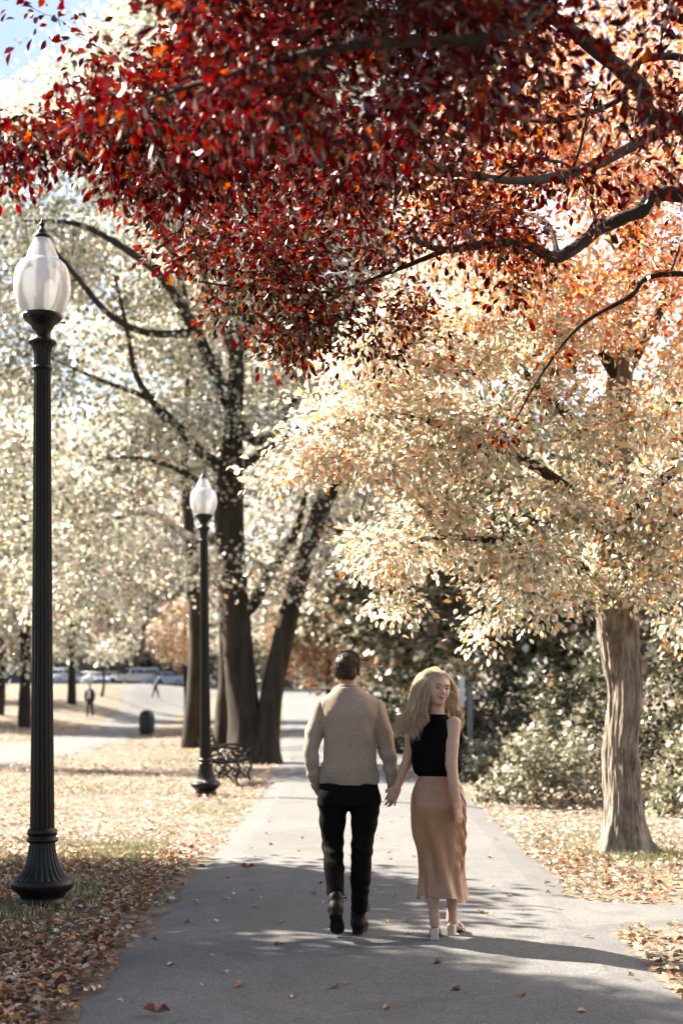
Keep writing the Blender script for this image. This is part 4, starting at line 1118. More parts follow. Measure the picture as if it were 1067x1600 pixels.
def grass():
    rg = np.random.default_rng(91); C = []
    def area(n, x0, x1, y0, y1, keep):
        x = rg.uniform(x0, x1, n); y = rg.uniform(y0, y1, n); k = keep(x, y) > rg.random(n); C.append(np.stack([x[k], y[k]], 1))
    g = lambda x, y: ss(-.1, .5, fbm(np.stack([x * 1.1, y * .8, x * 0], -1), 3, 21))
    area(110000, -5, -1.55, 6.2, 15, lambda x, y: np.clip(.10 + .9 * g(x, y), 0, 1) * ss(-1.6, -2.0, x))
    area(9000, -3.4, -1.8, 8.6, 11.2, lambda x, y: np.exp(-((x + 2.5) / .7) ** 2 - ((y - 9.9) / .8) ** 2))
    area(16000, -8, -1.8, 15, 27, lambda x, y: .5 * g(x, y))
    area(6000, 2.1, 4.2, 13.0, 15.3, lambda x, y: np.exp(-((x - 2.85) / .5) ** 2 - ((y - 13.8) / .5) ** 2) + .12)
    area(2500, 2.4, 3.3, 13.5, 14.2, lambda x, y: .9 + 0 * x)
    area(9000, 2.2, 7, 11, 22, lambda x, y: .4 * g(x, y))
    c = np.vstack(C); N = len(c); z = terrain(c[:, 0], c[:, 1]) - .012
    a = rg.uniform(0, 2 * np.pi, N); lean = rg.uniform(.15, .9, N)
    d = np.stack([np.cos(a) * lean, np.sin(a) * lean, np.ones(N)], 1); nr = np.stack([-np.sin(a), np.cos(a), rg.normal(0, .3, N)], 1)
    h = .035 + .075 * rg.random(N) ** 2
    col = pick_colours(N, [(.085, .105, .035), (.14, .15, .065), (.22, .21, .12), (.34, .29, .19), (.05, .065, .022)], [.28, .25, .2, .12, .15], 9, .2)
    tv = np.array([(-.5, 0), (.5, 0), (0, 1)]); x = unit(np.cross(d, nr)); d = unit(d)
    w = .0045 + .003 * rg.random(N)
    p = np.column_stack([c, z])
    v = p[:, None, :] + tv[None, :, 0, None] * (x * w[:, None])[:, None, :] + tv[None, :, 1, None] * (d * h[:, None])[:, None, :]
    o = put('grass', v.reshape(-1, 3), np.arange(N * 3).reshape(-1, 3), M['grass'], None, True, np.repeat(col, 3, 0)); tag(o, 'thin short grass among the fallen leaves', 'grass', kind='stuff')
grass()

#PEOPLE_BEGIN
# ------------------------------------------------------------------ people: smooth implicit bodies turned into one surface
class Field:
    def __init__(s, lo, hi, h):
        s.lo = np.asarray(lo, float); s.h = h; s.n = np.ceil((np.asarray(hi, float) - s.lo) / h).astype(int) + 1
        s.d = np.full(s.n, 1.0, np.float32)
    def _box(s, lo, hi):
        a = np.clip(np.floor((np.asarray(lo) - s.lo) / s.h).astype(int), 0, s.n - 1); b = np.clip(np.ceil((np.asarray(hi) - s.lo) / s.h).astype(int) + 1, 1, s.n)
        sl = tuple(slice(p, q) for p, q in zip(a, b))
        g = np.meshgrid(*[s.lo[i] + s.h * np.arange(a[i], b[i]) for i in range(3)], indexing='ij')
        return sl, np.stack(g, -1)
    def _blend(s, sl, d, k):
        o = s.d[sl]
        if k <= 0: s.d[sl] = np.minimum(o, d); return
        hh = np.clip(.5 + .5 * (o - d) / k, 0, 1)
        s.d[sl] = o * (1 - hh) + d * hh - k * hh * (1 - hh)
    def cone(s, a, b, ra, rb, k=.02, flat=None):
        """rounded limb from a to b; flat=(axis vector, factor) squashes the section along axis"""
        a, b = np.asarray(a, float), np.asarray(b, float); m = max(ra, rb) * 1.3 + k + .02
        sl, p = s._box(np.minimum(a, b) - m, np.maximum(a, b) + m)
        if p.size == 0: return s
        ab = b - a; t = np.clip(((p - a) @ ab) / (ab @ ab + 1e-12), 0, 1); v = p - a - t[..., None] * ab
        if flat is not None:
            ax = np.asarray(flat[0], float); ax /= np.linalg.norm(ax); v = v + ((v @ ax) * (1 / flat[1] - 1))[..., None] * ax
        d = np.linalg.norm(v, axis=-1) - (ra + (rb - ra) * t)
        s._blend(sl, d, k); return s
    def chain(s, pts, rad, k=.02, flat=None):
        for i in range(len(pts) - 1): s.cone(pts[i], pts[i + 1], rad[i], rad[i + 1], k, flat)
        return s
    def ell(s, c, r, k=.02, rot=None, cut=False):
        c, r = np.asarray(c, float), np.asarray(r, float); m = r.max() + k + .02
        sl, p = s._box(c - m, c + m)
        if p.size == 0: return s
        q = p - c
        if rot is not None: q = q @ np.array(rot.to_3x3())
        kk = np.linalg.norm(q / r, axis=-1); k2 = np.linalg.norm(q / (r * r), axis=-1) + 1e-9
        d = kk * (kk - 1) / k2
        if cut:
            o = s.d[sl]; hh = np.clip(.5 - .5 * (o + d) / k, 0, 1); s.d[sl] = o * (1 - hh) - d * hh + k * hh * (1 - hh)
        else: s._blend(sl, d, k)
        return s
    def stack(s, rows, k=.02, rot=0.0, power=2.3):
        """body sections (z, cx, cy, rx, ry[, angle]) joined smoothly"""
        rows = np.array([(*r, rot) if len(r) == 5 else r for r in rows], float); rows = rows[np.argsort(rows[:, 0])]
        q = spline(rows, 8 * len(rows)); m = rows[:, 3:5].max() + .05
        lo = (rows[:, 1].min() - m, rows[:, 2].min() - m, rows[0, 0] - .06); hi = (rows[:, 1].max() + m, rows[:, 2].max() + m, rows[-1, 0] + .06)
        sl, p = s._box(lo, hi); z = p[0, 0, :, 2]; zc = np.clip(z, rows[0, 0], rows[-1, 0])
        I = [np.interp(zc, q[:, 0], q[:, i]) for i in range(1, 6)]
        dx = p[..., 0] - I[0]; dy = p[..., 1] - I[1]; ca, sa = np.cos(I[4]), np.sin(I[4])
        u = dx * ca + dy * sa; w = -dx * sa + dy * ca
        e = (np.abs(u / I[2]) ** power + np.abs(w / I[3]) ** power) ** (1 / power)
        d = (e - 1) * np.minimum(I[2], I[3]); dz = np.abs(p[..., 2] - zc)
        d = np.where(dz > 0, np.sqrt(np.maximum(d, 0) ** 2 + dz ** 2) + np.minimum(d, 0) * 0, d)
        s._blend(sl, d, k); return s
    def carve(s, fn):
        """fn(points)->signed distance; keeps where it is negative"""
        g = np.meshgrid(*[s.lo[i] + s.h * np.arange(s.n[i]) for i in range(3)], indexing='ij'); p = np.stack(g, -1)
        s.d = np.maximum(s.d, fn(p).astype(np.float32)); return s
    def ripple(s, fn, band=.05):
        """adds fn(points) to the distance near the surface: folds and creases"""
        idx = np.argwhere(np.abs(s.d) < band); p = s.lo + idx * s.h
        s.d[tuple(idx.T)] += fn(p).astype(np.float32); return s
    def surface(s, relax=2):
        d = s.d; n = s.n; neg = d < 0
        cells = np.zeros(n - 1, bool); c0 = neg[:-1, :-1, :-1]
        al = np.ones(n - 1, bool); an = np.zeros(n - 1, bool)
        for dx in (0, 1):
            for dy in (0, 1):
                for dz in (0, 1):
                    q = neg[dx:n[0] - 1 + dx, dy:n[1] - 1 + dy, dz:n[2] - 1 + dz]; al &= q; an |= q
        cells = an & ~al
        idx = np.argwhere(cells); num = np.full(n - 1, -1, np.int64); num[tuple(idx.T)] = np.arange(len(idx))
        acc = np.zeros((len(idx), 3)); cnt = np.zeros(len(idx))
        cor = [(i, j, k) for i in (0, 1) for j in (0, 1) for k in (0, 1)]
        val = {c: d[tuple((idx + c).T)] for c in cor}
        for a in cor:
            for ax in range(3):
                if a[ax] == 0:
                    b = list(a); b[ax] = 1; b = tuple(b); va, vb = val[a], val[b]; m = (va < 0) != (vb < 0)
                    t = np.where(m, va / (va - vb + 1e-12), 0); pt = np.array(a, float)[None] + np.zeros((len(idx), 3)); pt[:, ax] = t
                    acc[m] += pt[m]; cnt[m] += 1
        v = s.lo + (idx + acc / np.maximum(cnt, 1)[:, None]) * s.h
        F = []
        for ax in range(3):
            u, w = (ax + 1) % 3, (ax + 2) % 3
            lo_ = [slice(1, -1)] * 3; lo_[ax] = slice(0, -1); hi_ = list(lo_); hi_[ax] = slice(1, None)
            A, B = neg[tuple(lo_)], neg[tuple(hi_)]
            e = np.argwhere(A != B); o = np.ones(3, int); o[ax] = 0; g = e + o
            du = np.zeros(3, int); du[u] = 1; dw = np.zeros(3, int); dw[w] = 1
            q = np.stack([num[tuple((g - du - dw).T)], num[tuple((g - dw).T)], num[tuple(g.T)], num[tuple((g - du).T)]], 1)
            fl = ~A[tuple(e.T)]
            q[fl] = q[fl][:, ::-1]; F.append(q)
        F = np.vstack(F); F = F[(F >= 0).all(1)]
        for _ in range(relax):
            acc = np.zeros_like(v); cnt = np.zeros(len(v))
            for i in range(4):
                a, b = F[:, i], F[:, (i + 1) % 4]
                for q in range(3):
                    acc[:, q] += np.bincount(a, v[b, q], len(v)) + np.bincount(b, v[a, q], len(v))
                cnt += np.bincount(a, minlength=len(v)) + np.bincount(b, minlength=len(v))
            v = v * .5 + .5 * acc / np.maximum(cnt, 1)[:, None]
        return v, F

def skin_mat(name, c):
    m, n, l, b = new_mat(name); t = noise_node(n, l, 60, 4)
    r = ramp(n, l, t.outputs['Fac'], [(.3, tuple(x * .92 for x in c)), (.7, tuple(min(1, x * 1.06) for x in c))])
    l.new(r.outputs['Color'], b.inputs['Base Color']); b.inputs['Roughness'].default_value = .5; b.inputs['Specular IOR Level'].default_value = .35
    b.inputs['Subsurface Weight'].default_value = .12; b.inputs['Subsurface Radius'].default_value = (.02, .008, .004); b.inputs['Subsurface Scale'].default_value = .5
    return m
def knit_mat():
    m, n, l, b = new_mat('oatmeal_knit'); a = noise_node(n, l, 330, 3, .7); a2 = noise_node(n, l, 90, 4, .6); w = n.new('ShaderNodeTexWave')
    tc = n.new('ShaderNodeTexCoord'); l.new(tc.outputs['Object'], w.inputs['Vector']); w.inputs['Scale'].default_value = 60; w.inputs['Distortion'].default_value = 3; w.bands_direction = 'Z'
    c = ramp(n, l, a.outputs['Fac'], [(.30, (.115, .080, .056)), (.5, (.285, .218, .165)), (.7, (.48, .39, .315))]).outputs['Color']
    c = mixc(n, l, .6, c, ramp(n, l, a2.outputs['Fac'], [(.3, (.78, .76, .74)), (.7, (1.2, 1.18, 1.16))]).outputs['Color'], 'MULTIPLY')
    l.new(c, b.inputs['Base Color']); b.inputs['Roughness'].default_value = .95; b.inputs['Specular IOR Level'].default_value = .1
    b.inputs['Sheen Weight'].default_value = .35; b.inputs['Sheen Roughness'].default_value = .4
    nn = bump(n, l, a.outputs['Fac'], .8, .004, None); bump(n, l, w.outputs['Fac'], .3, .002, b, nn); return m
def cloth_mat(name, c, rough=.85, sheen=.1, fine=500, spec=.25, aniso=0):
    m, n, l, b = new_mat(name); a = noise_node(n, l, fine, 2); a2 = noise_node(n, l, 9, 3)
    r = ramp(n, l, a2.outputs['Fac'], [(.3, tuple(x * .88 for x in c)), (.7, tuple(x * 1.1 for x in c))]); l.new(r.outputs['Color'], b.inputs['Base Color'])
    b.inputs['Roughness'].default_value = rough; b.inputs['Specular IOR Level'].default_value = spec; b.inputs['Sheen Weight'].default_value = sheen
    if aniso: b.inputs['Anisotropic'].default_value = aniso
    bump(n, l, a.outputs['Fac'], .25, .001, b); return m
def hair_mat(name, c1, c2, rough=.38):
    m, n, l, b = new_mat(name); at = n.new('ShaderNodeAttribute'); at.attribute_name = 'col'
    t = noise_node(n, l, 40, 3, vec_scale=(1, 1, .12)); r = ramp(n, l, t.outputs['Fac'], [(.3, c1), (.7, c2)])
    c = mixc(n, l, 1.0, r.outputs['Color'], at.outputs['Color'], 'MULTIPLY')
    df = b; l.new(c, df.inputs['Base Color']); df.inputs['Roughness'].default_value = rough; df.inputs['Specular IOR Level'].default_value = .5
    tr = n.new('ShaderNodeBsdfTranslucent'); l.new(c, tr.inputs['Color']); mx = n.new('ShaderNodeMixShader'); mx.inputs[0].default_value = .45
    l.new(df.outputs[0], mx.inputs[1]); l.new(tr.outputs[0], mx.inputs[2]); l.new(mx.outputs[0], n['Material Output'].inputs['Surface']); return m
M['skin_m'] = skin_mat('fair_skin', (.33, .19, .13)); M['skin_w'] = skin_mat('light_skin', (.41, .245, .17))
M['knit'] = knit_mat(); M['trouser'] = cloth_mat('black_trouser_cloth', (.0055, .0042, .0036), .85, .0, 500, .06)
M['boot'] = plain('dark_brown_leather', (.007, .0038, .0025), .55, 0, .15, .3, 20); M['sole'] = plain('dark_rubber_sole', (.007, .006, .0055), .8, 0, .15)
M['hair_dark'] = hair_mat('dark_brown_hair', (.026, .0125, .0065), (.085, .042, .022), .5); M['hair_blond'] = hair_mat('blond_hair', (.66, .50, .32), (.95, .80, .60), .42)
M['top'] = cloth_mat('black_sleeveless_cloth', (.0032, .0028, .0028), .85, .0, 500, .05); M['satin'] = cloth_mat('champagne_satin', (.27, .123, .057), .43, .0, 700, .6, 0)
M['shoe'] = plain('cream_leather', (.50, .39, .30), .4, 0, .5, .06); M['lip'] = plain('lip', (.27, .095, .075), .4); M['eye_white'] = plain('eye_white', (.72, .70, .68), .25); M['eye_dark'] = plain('eye_iris', (.03, .025, .025), .2)
M['brow'] = plain('brow_hair', (.085, .045, .025), .8); M['gold'] = plain('gold_earring', (.75, .48, .2), .25, 1); M['nail'] = plain('dark_nail', (.05, .012, .015), .3)

def finger(F, base, d, up, L, r, curl, k=.006, n=3):
    """three bones, bending towards -up; returns the tip and the end direction"""
    d = np.asarray(d, float) / np.linalg.norm(d); up = np.asarray(up, float); up = up - (up @ d) * d; up /= np.linalg.norm(up)
    p = np.asarray(base, float); ln = (.45, .31, .24)
    for i in range(n):
        c, s_ = math.cos(curl[i]), math.sin(curl[i]); nd = d * c - up * s_; up = up * c + d * s_; d = nd
        q = p + d * L * ln[i]; F.cone(p, q, r * (1 - .1 * i), r * (.92 - .12 * i), k); p = q
    return p, d

def hand(F, wrist, d, back, side, spread=.12, curl=(.25, .35, .25), size=1.0, thumb=(.55, .2)):
    """d: towards the fingers, back: out of the back of the hand, side: towards the thumb"""
    d, back, side = [np.asarray(q, float) / np.linalg.norm(q) for q in (d, back, side)]; w = np.asarray(wrist, float)
    L = .085 * size; tips = []
    for i, u in enumerate((.030, .010, -.010, -.029)):
        a = w + side * u * size * .75; b = w + d * L * (1 - .06 * abs(i - 1.2)) + side * u * size
        F.cone(a, b, .0165 * size, .0125 * size, .012)
        dd = d + side * spread * (1.3 - i) * .8
        ln = (.072, .080, .075, .058)[i] * size
        tips.append(finger(F, b, dd, back, ln, .0088 * size, curl))
    a = w + side * .022 * size + d * .012; td = d * .75 + side * thumb[0] * 1.2 - back * thumb[1]
    td /= np.linalg.norm(td); m = a + td * .042 * size; F.cone(a, m, .0155 * size, .012 * size, .012)
    t2 = td * .8 + d * .35; t2 /= np.linalg.norm(t2); q = m + t2 * .032 * size; F.cone(m, q, .0115 * size, .0095 * size, .006); q2 = q + t2 * .026 * size; F.cone(q, q2, .0095 * size, .0075 * size, .005)
    return tips

def head_rot(yaw, pitch=0, roll=0): return Matrix.Rotation(yaw, 3, 'Z') @ Matrix.Rotation(pitch, 3, 'X') @ Matrix.Rotation(roll, 3, 'Y')

def head(F, c, rot, s=1.0, female=False):
    """head centred on c (middle of the skull); local +y is where the face looks"""
    Rm = np.array(rot.to_3x3()); c = np.asarray(c, float)
    def L(x, y, z): return c + Rm @ (np.array((x, y, z)) * s)
    E = lambda p, r, k=.02, cut=False: F.ell(L(*p), np.array(r) * s, k, rot, cut)
    E((0, -.014, .030), (.077, .096, .090)); E((0, .030, .012), (.068, .066, .082), .03)
    jw = .046 if female else .058
    E((0, .038, -.052), (jw, .052, .050), .03); E((0, .066, -.088), (.026 if female else .034, .024, .022), .02)
    E((0, -.02, -.03), (.055, .07, .06), .02)
    E((-.036, .064, -.022), (.026, .024, .024), .02); E((.036, .064, -.022), (.026, .024, .024), .02)
    for x in (-.032, .032): E((x, .094, .006), (.017, .012, .011), .010, True)
    F.cone(L(0, .090, .012), L(0, .112, -.022), .008 * s, .012 * s, .010); E((-.011, .103, -.027), (.008, .008, .007), .006); E((.011, .103, -.027), (.008, .008, .007), .006)
    E((0, .095, -.053), (.022, .010, .006), .006); E((0, .093, -.063), (.020, .010, .007), .006)
    E((0, .086, .026), (.050, .014, .010), .02)
    for x in (-1, 1):
        E((x * .082, -.008, -.008), (.012, .021, .033), .006, False); E((x * .088, -.002, -.006), (.006, .011, .020), .006, True)
    return L

def strand_batch(P0, R0, sides=5): return tubes(P0, R0, sides)

def place_boot(parent, name, heel, fwd, up, smat, umat, lace=True):
    """ankle boot; heel: back end of the sole underside, fwd: along the sole, up: out of the sole"""
    F = Field((-.08, -.05, -.02), (.08, .33, .26), .004)
    F.chain([(0, .052, .24), (0, .053, .13), (0, .055, .07)], [.040, .041, .044], .03); F.ell((0, .045, .055), (.040, .048, .05), .02)
    F.cone((0, .06, .065), (.004, .21, .050), .042, .040, .03, ((0, 0, 1), .95)); F.ell((.005, .235, .042), (.043, .052, .030), .02)
    F.carve(lambda p: np.maximum(.020 - p[..., 2], p[..., 2] - .205))
    F.ripple(lambda p: .0025 * noise3(p * np.array((20, 30, 60)), 3) * ss(.05, .12, p[:, 2]), .03)
    v, f = F.surface(1)
    y = np.linspace(-.005, .295, 18); w = np.interp(y, [-.005, .01, .05, .12, .20, .25, .28, .295], [.018, .034, .039, .036, .046, .044, .030, .008]); cx_ = np.interp(y, [0, .3], [0, .008])
    mb = MB(); V = []
    for yy_, ww, cc in zip(y, w, cx_):
        arch = .012 if .085 < yy_ < .12 else 0
        V += [(cc - ww, yy_, 0 + arch), (cc + ww, yy_, 0 + arch), (cc + ww * 1.03, yy_, .030), (cc - ww * 1.03, yy_, .030)]
    V = np.array(V); n = len(y); Fc = []
    for i in range(n - 1):
        for j in range(4): Fc.append((i * 4 + j, i * 4 + (j + 1) % 4, i * 4 + 4 + (j + 1) % 4, i * 4 + 4 + j))
    Fc += [(3, 2, 1, 0), (n * 4 - 4, n * 4 - 3, n * 4 - 2, n * 4 - 1)]
    fwd = Vector(fwd).normalized(); up = Vector(up); up = (up - fwd * up.dot(fwd)).normalized(); rt = fwd.cross(up)
    T = np.array([rt[:], fwd[:], up[:]]); h = np.asarray(heel, float)
    o = put(name, v @ T + h, f, umat, parent); put('sole', V @ T + h, np.array(Fc), smat, o, False)
    if lace:
        L_ = MB()
        for sx, q in ((.045, .17), (.046, .15)):
            L_.tube(spline(np.array([(sx * .8, .10, q), (sx + .018, .09, q + .012), (sx + .022, .085, q - .012), (sx * .9, .10, q - .022)]) @ T + h, 10), .0022, 5)
        L_.build('lace', smat, o)
    return o

def man():
    t = empty('person'); lo, hi = (-.36, -.26, .12), (.42, .24, 1.86)
    rot = head_rot(R(-9), R(-3)); hc = (-.012, .022, 1.704)
    B = Field((-.36, -.24, .02), (.42, .26, 1.86), .0063)
    B.stack([(.90, 0, 0, .155, .10), (1.0, 0, 0, .15, .095), (1.15, 0, 0, .145, .09), (1.35, 0, 0, .165, .095), (1.44, 0, 0, .15, .08), (1.53, 0, 0, .08, .06)], .02)
    B.cone((-.008, -.01, 1.46), (-.012, .012, 1.63), .066, .057, .03)
    head(B, hc, rot, 1.0)
    B.chain([(-.16, 0, 1.44), (-.243, -.045, 1.165), (-.212, .03, .965), (-.195, .06, .92)], [.040, .036, .030, .03], .02)
    B.chain([(.155, 0, 1.44), (.250, 0, 1.155), (.276, .012, .985)], [.040, .036, .028], .02)
    hand(B, (.277, .012, .975), (.03, -.16, -1), (.75, .66, 0), (-.55, .83, 0), .25, (.25, .35, .3), 1.02, (.5, -.2))
    B.chain([(-.095, 0, .88), (-.104, .05, .565), (-.088, -.17, .30), (-.088, -.19, .26)], [.085, .052, .036, .028], .03)
    B.chain([(.095, 0, .88), (.075, .02, .55), (.062, -.005, .16), (.06, 0, .12)], [.085, .052, .036, .028], .03)
    v, f = B.surface(2); put('body', v, f, M['skin_m'], t)
    # sweater
    S = Field((-.34, -.22, .97), (.38, .2, 1.66), .006)
    S.stack([(.985, 0, 0, .186, .122), (1.03, 0, 0, .190, .126), (1.075, -.003, -.002, .188, .128), (1.12, 0, -.004, .176, .122), (1.20, 0, -.004, .170, .120), (1.32, 0, -.006, .176, .126), (1.42, 0, -.008, .190, .126),
             (1.475, 0, -.004, .200, .112), (1.515, -.002, 0, .188, .098), (1.550, -.004, 0, .140, .086), (1.580, -.007, 0, .098, .077), (1.606, -.010, .004, .074, .070)], .0, power=2.2)
    S.chain([(-.168, -.004, 1.460), (-.228, -.028, 1.30), (-.247, -.045, 1.165), (-.238, -.01, 1.06), (-.212, .035, .968)], [.066, .055, .052, .048, .042], .014)
    S.chain([(.162, -.004, 1.460), (.222, 0, 1.30), (.252, 0, 1.165), (.268, .004, 1.07), (.278, .012, .995)], [.066, .056, .054, .047, .039], .014)
    def folds(p):
        x, y, z = p.T; arm = ss(.17, .21, np.abs(x - .0))
        diag = np.sin((z * 26 + np.abs(x) * 34 + 2.2 * noise3(p * 5, 4)) ) * np.exp(-((np.abs(x) - .13) / .07) ** 2) * np.exp(-((z - 1.30) / .14) ** 2)
        slv = np.sin(z * 62 + 14 * np.abs(x) + 3 * noise3(p * 7, 5)) * arm * np.exp(-((z - 1.13) / .13) ** 2)
        hem = np.sin(x * 60 + 4 * noise3(p * 8, 8)) * np.exp(-((z - 1.085) / .035) ** 2) * .5 + np.exp(-((z - 1.055) / .014) ** 2) * 1.0
        seam = .9 * np.exp(-((np.abs(x) - .186 + (z - 1.42) * .06) / .006) ** 2) * ss(1.30, 1.36, z) * (y < .06)
        return .0065 * diag + .0045 * slv + .004 * hem + .006 * fbm(p * np.array((8, 8, 5)), 2, 3) + .006 * seam
    S.ripple(folds, .05)
    Rm = None
    S.carve(lambda p: np.where(np.abs(p[..., 0]) > .193, .95, 1.035) - p[..., 2])
    # neck opening
    S.carve(lambda p: np.maximum(p[..., 2] - 1.602 + .12 * np.maximum(p[..., 1], 0), -1))
    v, f = S.surface(1); sw = put('sweater', v, f, M['knit'], t)
    a = np.linspace(0, 2 * np.pi, 360, endpoint=False); zz = np.linspace(.975, 1.052, 10); V = []
    for q, z in enumerate(zz):
        w = .003 * np.cos(a * 88); pw = 2.25
        rx, ry = .1895 + .004 * math.sin(q / 9 * math.pi) + w, .1265 + .004 * math.sin(q / 9 * math.pi) + w
        c, s_ = np.cos(a), np.sin(a); V.append(np.stack([rx * np.sign(c) * np.abs(c) ** (2 / pw), ry * np.sign(s_) * np.abs(s_) ** (2 / pw) - .001, np.full(360, z) + .004 * np.sin(a * 2 + 1)], 1))
    V = np.vstack(V); i = np.arange(9)[:, None] * 360; j = np.arange(360)[None]; j2 = (j + 1) % 360
    put('hem_rib', V, np.stack([i + j, i + j2, i + 360 + j2, i + 360 + j], -1).reshape(-1, 4), M['knit'], sw)
    col_ = MB(); aa = np.linspace(0, 2 * np.pi, 60); col_.tube(np.stack([-.011 + .066 * np.cos(aa), .010 + .066 * np.sin(aa), 1.606 - .012 * np.sin(aa) - .008], 1), .0085, 10, False); col_.build('collar', M['knit'], sw)
    for nm, c0, c1, r in (('cuff', (.272, .011, 1.018), (.279, .013, .978), .0385), ('cuff', (-.220, .018, .995), (-.205, .048, .95), .041)):
        m = MB(); c0, c1 = np.array(c0), np.array(c1); tq = np.linspace(0, 1, 5)[:, None]; m.tube(c0 * (1 - tq) + c1 * tq, [r * .97, r, r, r * .98, r * .9], 24); m.build(nm, M['knit'], sw)
    # trousers
    T = Field((-.26, -.30, .12), (.28, .2, 1.06), .007)
    T.stack([(.84, 0, -.006, .195, .118), (.90, 0, -.008, .198, .126), (.97, 0, 0, .186, .118), (1.04, 0, 0, .178, .112)], 0, power=2.4)
    T.ell((-.085, -.06, .90), (.095, .075, .10), .03); T.ell((.085, -.06, .90), (.095, .075, .10), .03)
    T.chain([(-.100, -.005, .86), (-.108, .030, .72), (-.106, .055, .575), (-.097, -.055, .43), (-.088, -.165, .30)], [.100, .083, .070, .062, .055], .02)
    T.chain([(.100, -.005, .86), (.096, .010, .72), (.082, .018, .56), (.072, .008, .36), (.062, -.004, .150)], [.100, .083, .071, .061, .053], .02)
    def tf(p):
        x, y, z = p.T; kn = np.exp(-((z - .55) / .10) ** 2); an = np.exp(-((z - .27) / .10) ** 2)
        return .0035 * np.sin(z * 75 + x * 30 + 4 * noise3(p * 8, 11)) * (kn + .7 * an) + .0035 * noise3(p * np.array((12, 12, 5)), 12) + .004 * np.exp(-((z - .80) / .06) ** 2) * np.sin(x * 40 + z * 60)
    T.ripple(tf, .05)
    T.carve(lambda p: np.where(p[..., 0] < -.01, .268 + (p[..., 1] + .165) * .8 - p[..., 2], .148 + (p[..., 1]) * .25 - p[..., 2]))
    v, f = T.surface(1); put('trousers', v, f, M['trouser'], t)
    place_boot(t, 'boot', (-.088, -.318, .178), (.02, .83, -.56), (0, .56, .83), M['sole'], M['boot'])
    place_boot(t, 'boot', (.052, -.058, .012), (.10, 1, 0), (0, 0, 1), M['sole'], M['boot'])
    # hair
    H = Field((-.13, -.13, 1.60), (.11, .16, 1.86), .004)
    def Lc(x, y, z): return np.array(hc) + np.array(rot.to_3x3()) @ np.array((x, y, z))
    H.ell(Lc(0, -.016, .032), (.0815, .101, .096), .0, rot); H.ell(Lc(0, .03, .078), (.062, .068, .052), .03, rot); H.ell(Lc(0, -.055, -.02), (.057, .050, .058), .03, rot)
    Ri = np.array(rot.to_3x3()).T
    def hl(p):
        q = (p - np.array(hc)) @ Ri.T; x, y, z = q[..., 0], q[..., 1], q[..., 2]
        line = np.interp(y, [-.12, -.06, -.03, .0, .02, .05, .09], [-.050, -.052, -.030, .030, .034, .045, .075]); return (line - z) * .8
    H.carve(hl); H.ripple(lambda p: .0035 * noise3(p * np.array((90, 90, 40)), 7) + .005 * noise3(p * 22, 6), .03)
    v, f = H.surface(0); ho = put('hair', v, f, M['hair_dark'], t, True, np.ones((len(v), 3)))
    rg = np.random.default_rng(3); k = rg.choice(len(v), 3600); base = v[k]; out = unit(base - Lc(0, -.01, .02)); dn = unit(out * .10 + np.array((0, 0, -1.0)) + np.array((.25, .1, .9)) * ss(.03, .09, base[:, 2:3] - hc[2]) * 1.2 + rg.normal(size=(len(k), 3)) * .16)
    dn = unit(dn - out * (dn * out).sum(1, keepdims=True) + out * .12); ln = rg.uniform(.010, .024, len(k))[:, None]; tq = np.linspace(0, 1, 4)
    PT = np.stack([base - out * .004 + dn * ln * q + out * .0035 * math.sin(q * 2.2) for q in tq], 1); RD = np.tile(np.array([.0013, .0013, .0011, .0004]), (len(k), 1))
    vv, ff = tubes(PT, RD, 3); put('hair_strands', vv, ff, M['hair_dark'], ho, True, np.repeat(rg.uniform(.7, 1.5, (len(k), 1)), 12, 0) * np.ones((1, 3)))['kind'] = 'stuff'
    Bd = Field((-.11, -.02, 1.55), (.10, .17, 1.70), .004)
    Bd.ell(Lc(0, .040, -.054), (.063, .057, .055), .0, rot); Bd.ell(Lc(0, .068, -.092), (.038, .028, .026), .02, rot)
    def bl(p):
        q = (p - np.array(hc)) @ Ri.T; return np.maximum(.012 - q[..., 1], q[..., 2] + .012 + .0 * q[..., 0])
    Bd.carve(bl); Bd.ripple(lambda p: .002 * noise3(p * 80, 2), .02); v, f = Bd.surface(0)
    if len(v): put('beard', v, f, M['hair_dark'], t, True, np.ones((len(v), 3)))
    t.location = (.05, 9.2, .012); tag(t, 'man in oatmeal sweater and black trousers walking away, holding the woman\'s hand', 'person')
    return t

